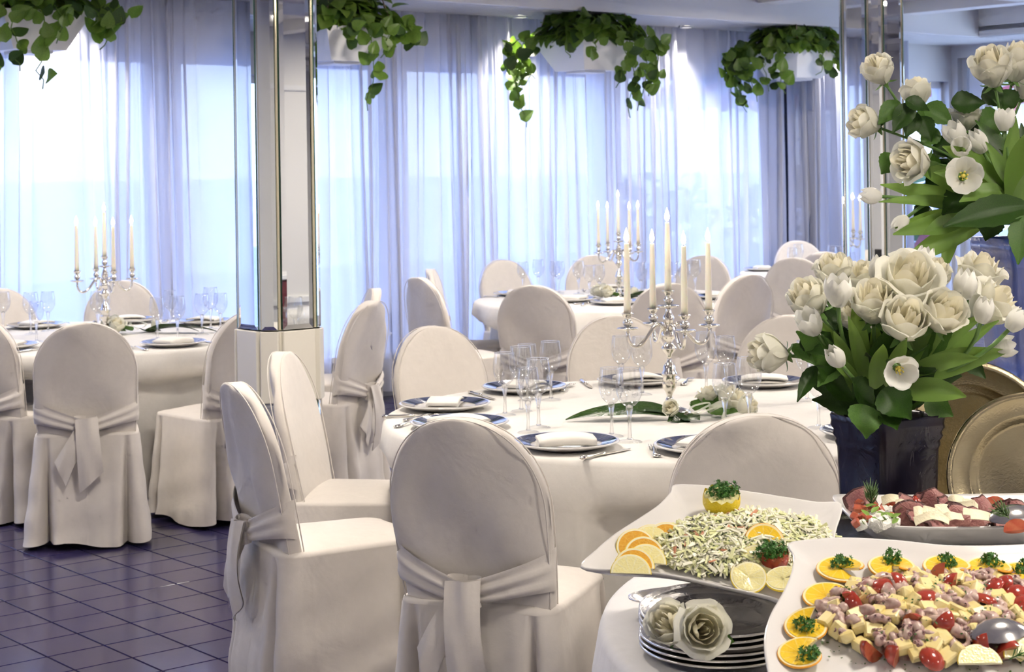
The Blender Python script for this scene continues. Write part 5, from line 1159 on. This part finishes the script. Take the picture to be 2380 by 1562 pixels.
def dish(u, v):
    k = rows[int(v * (len(rows) - 1) + .5)]; p = rr_ring(u, hx * k[0], hy * k[0], 0); e = max(0, -p.x / hx) ** 6
    p.z = k[1] + .012 * e * (k[1] / .04) * abs(p.y / hy) ; p.x -= .012 * e * abs(p.y / hy) * (k[1] / .04); return p
g.sheet(96, len(rows), dish, cu=True); g.build('dish_body', 'porcelain', t)
def D(px, py, h=.0): return PZ(px, py, bz + h)
mz = G(); mz.cbox((0, 0, 0), (.024, .022, .020), .22, jit=.12); MZ = mz.mesh('mozzarella_cube', 'mozzarella')
dc = G(); dc.cbox((0, 0, 0), (.013, .012, .011), .15, jit=.15); DC = dc.mesh('tomato_dice', 'tomato_flesh')
for k in range(20):
    q = D(rr.uniform(1992, 2085), rr.uniform(1180, 1220), rr.uniform(-.008, .012)); tag(put('mozzarella_cube', MZ, None, M=frameM(q, (rr.gauss(0, .5), rr.gauss(0, .5), 1), (rr.uniform(-1, 1), rr.uniform(-1, 1), 0), rr.uniform(.8, 1.15))), 'white mozzarella cube at the end of the long dish', 'cheese', 'mozzarella cubes in the long dish')
for k in range(22):
    q = D(rr.uniform(1985, 2085), rr.uniform(1165, 1224), rr.uniform(.0, .014)); tag(put('tomato_dice', DC, None, M=frameM(q, (rr.gauss(0, .5), rr.gauss(0, .5), 1), (rr.uniform(-1, 1), rr.uniform(-1, 1), 0), rr.uniform(.7, 1.2))), 'small red tomato dice among the mozzarella', 'tomato', 'tomato dice in the long dish')
for k in range(16):
    q = D(rr.uniform(1985, 2085), rr.uniform(1180, 1222), .016); o = blade(q, q + V3((rr.uniform(-.03, .03), rr.uniform(-.02, .02), .008)), .01, bend=.2, kind='rose', face=(0, -.5, 1)); tag(o.build('arugula_leaf', 'arugula'), 'small green leaf scrap among the mozzarella', 'leaf', 'leaf scraps in the long dish')
def beef(q, a, w_, h_, seed):
    r_ = random.Random(seed); g = G(); n = 20; e = [r_.uniform(.8, 1.12) for _ in range(n)]; pz = [r_.uniform(-1, 1) for _ in range(3)]
    def fn(u, v, dz=0): k = int(u * n + .5) % n; r = v * (e[k] if v > .7 else 1); x, y = w_ * r * cos(2 * pi * u), h_ * r * sin(2 * pi * u); return V3((x, y, .016 * sin(60 * x * (1 + .3 * pz[0]) + 40 * y + pz[1] * 3) * .8 + .010 * pz[2] * sin(55 * y) + dz))
    g.sheet(n, 8, fn, cu=True)
    for i in range(len(g.Fc)): g.M[i] = 1 if i >= n * 6 else 0
    g.sheet(n, 8, lambda u, v: fn(u, 1 - v, -.003), 1, cu=True)
    return tag(g.build('beef_slice', ['beef', 'beef_edge'], None, M=frameM(q, (r_.uniform(-.3, .3), -.75, .8), (1, 0, 0)) @ Matrix.Rotation(a, 4, 'Z')), 'thin folded slice of dark rosy beef in the long dish', 'beef', 'beef slices in the long dish')
for k, (px, py) in enumerate(((2005, 1172), (2110, 1203), (2150, 1208), (2190, 1210), (2230, 1208), (2130, 1170), (2175, 1172), (2215, 1182), (2260, 1180), (2290, 1185), (2270, 1208), (2330, 1206), (2340, 1190), (2370, 1200), (2120, 1190), (2240, 1198), (2205, 1200))): beef(D(px, py, .006), rr.uniform(-.6, .6), .036, .026, k)
def shaving(q, seed):
    r_ = random.Random(seed); g = G(); c = r_.uniform(.5, 1.5); w_, h_ = r_.uniform(.014, .022), r_.uniform(.007, .012); f = lambda u, v, z: V3(((u - .5) * 2 * w_ * (1 - .3 * v * r_.random() * 0), (v - .5) * 2 * h_ * (1 - .35 * u), .006 * sin(c * 3 * u) + .004 * v * v + z))
    g.sheet(8, 4, lambda u, v: f(u, v, 0)); g.sheet(8, 4, lambda u, v: f(1 - u, v, .0012))
    return tag(g.build('cheese_shaving', 'parmesan', None, M=frameM(q, (r_.uniform(-.4, .4), -.55, .8), (1, r_.uniform(-.4, .4), 0))), 'pale hard cheese shaving on the beef', 'cheese', 'cheese shavings in the long dish')
for k, (px, py) in enumerate(((2070, 1165), (2165, 1195), (2140, 1196), (2178, 1208), (2225, 1165), (2240, 1180), (2215, 1205), (2260, 1198), (2255, 1178), (2280, 1205), (2150, 1210), (2195, 1190), (2100, 1180))): shaving(D(px, py, .020), k + 50)
for px, py, lb in ((2310, 1168, 'tomato wedge standing on the beef by the dish rim'), (2362, 1222, 'tomato wedge in front of the spoon in the long dish'), (2125, 1175, 'half cherry tomato on the beef slices')): tag(put('tomato_wedge', TOM[1] if px > 2200 else TOM[0], None, M=frameM(D(px, py, .016), (.1, -.8, .5), (1, 0, 0)) @ Matrix.Rotation(1.2, 4, 'Y')), lb, 'tomato')
spoon(frameM(D(2352, 1196, .026), (-.1, -.35, 1), (1, .1, .1)), 'steel serving spoon lying in the beef dish')
def rosemary(q, ax, label, n=34, L=.05):
    g = G(); r_ = random.Random(n); g.tube([(0, 0, 0), (.002, 0, L * .7)], .0012, 5)
    for i in range(n): a = i * 2.4; z = L * .1 + L * .55 * i / n; e = V3((cos(a) * .014, sin(a) * .014, z + .022)); g.tube([(0, 0, z), V3((cos(a) * .008, sin(a) * .008, z + .008)), e], [.0011, .0012, .0004], 4)
    return tag(g.build('rosemary_sprig', 'rosemary', None, M=frameM(q, ax)), label, 'rosemary')
rosemary(D(2025, 1178, .006), (-.05, -.2, 1), 'rosemary sprig standing in the mozzarella end of the dish')
rosemary(D(2345, 1205, .035), (-.5, -.3, .5), 'rosemary sprig lying across the spoon in the long dish', 22, .04)
# ---- round trays leaning behind the dish
def round_tray(px, py, Y, r, mt, label, tl, yaw):
    c = P(px, py, Y); g = G(); t = thing('round_tray', label, 'tray', M=Matrix.Translation(c) @ Matrix.Rotation(yaw, 4, 'Z') @ Matrix.Rotation(pi / 2 - tl, 4, 'X'))
    g.lathe([(0, 0), (.62 * r, 0), (.66 * r, .003), (.72 * r, .014), (.74 * r, .015), (.92 * r, .017), (.945 * r, .021), (.96 * r, .019), (.985 * r, .021), (r, .018), (r, .014), (.98 * r, .014), (.72 * r, .010), (.64 * r, -.004), (0, -.004)], 80); g.build('tray_body', mt, t); return t
round_tray(2404, 1114, 3.50, .176, 'brass_tray', 'round brass tray leaning in front of a larger one', radians(14), -.15)
round_tray(2250, 1050, 3.72, .196, 'brass_tray', 'larger round brass tray leaning behind the dark vase', radians(12), .05)
# ---- a square table and black-draped chair, seen in the column mirror
t = thing('square_table', 'square table under a short white cloth seen in the column mirror', 'table', (2.75, 5.75, 0), .3)
g = G(); g.cbox((0, 0, .735), (.8, .8, .03), .1); g.build('tabletop', 'wall_panel', t)
for sx in (-1, 1):
    for sy in (-1, 1): g = G(); g.cbox((sx * .35, sy * .35, .36), (.05, .05, .72), .1); g.build('leg', 'dark_post', t)
g = G(); g.sheet(64, 6, lambda u, v: rr_ring(u, .47 + .03 * max(0, v - .5) * 2, .47 + .03 * max(0, v - .5) * 2, 0) * (v * 2.5 if v < .5 else 1) + V3((0, 0, .7515 if v < .5 else .75 - .62 * (v - .5) + .10 * max(0, v - .6) * cos(8 * pi * u) * -1)), cu=True)
tag(g.build('tablecloth', 'buffet_cloth', None, loc=(2.75, 5.75, 0), rot=(0, 0, .3)), 'short white cloth on the square table seen in the mirror', 'tablecloth')
bc = dup(protos[0], V3((2.0, 4.75, 0)), -.6, 'black draped chair seen in the column mirror'); bc['group'] = 'chair seen in the mirror'
for ch in bc.children: ch.data = ch.data.copy(); ch.data.materials[0] = MATS['black_cloth']
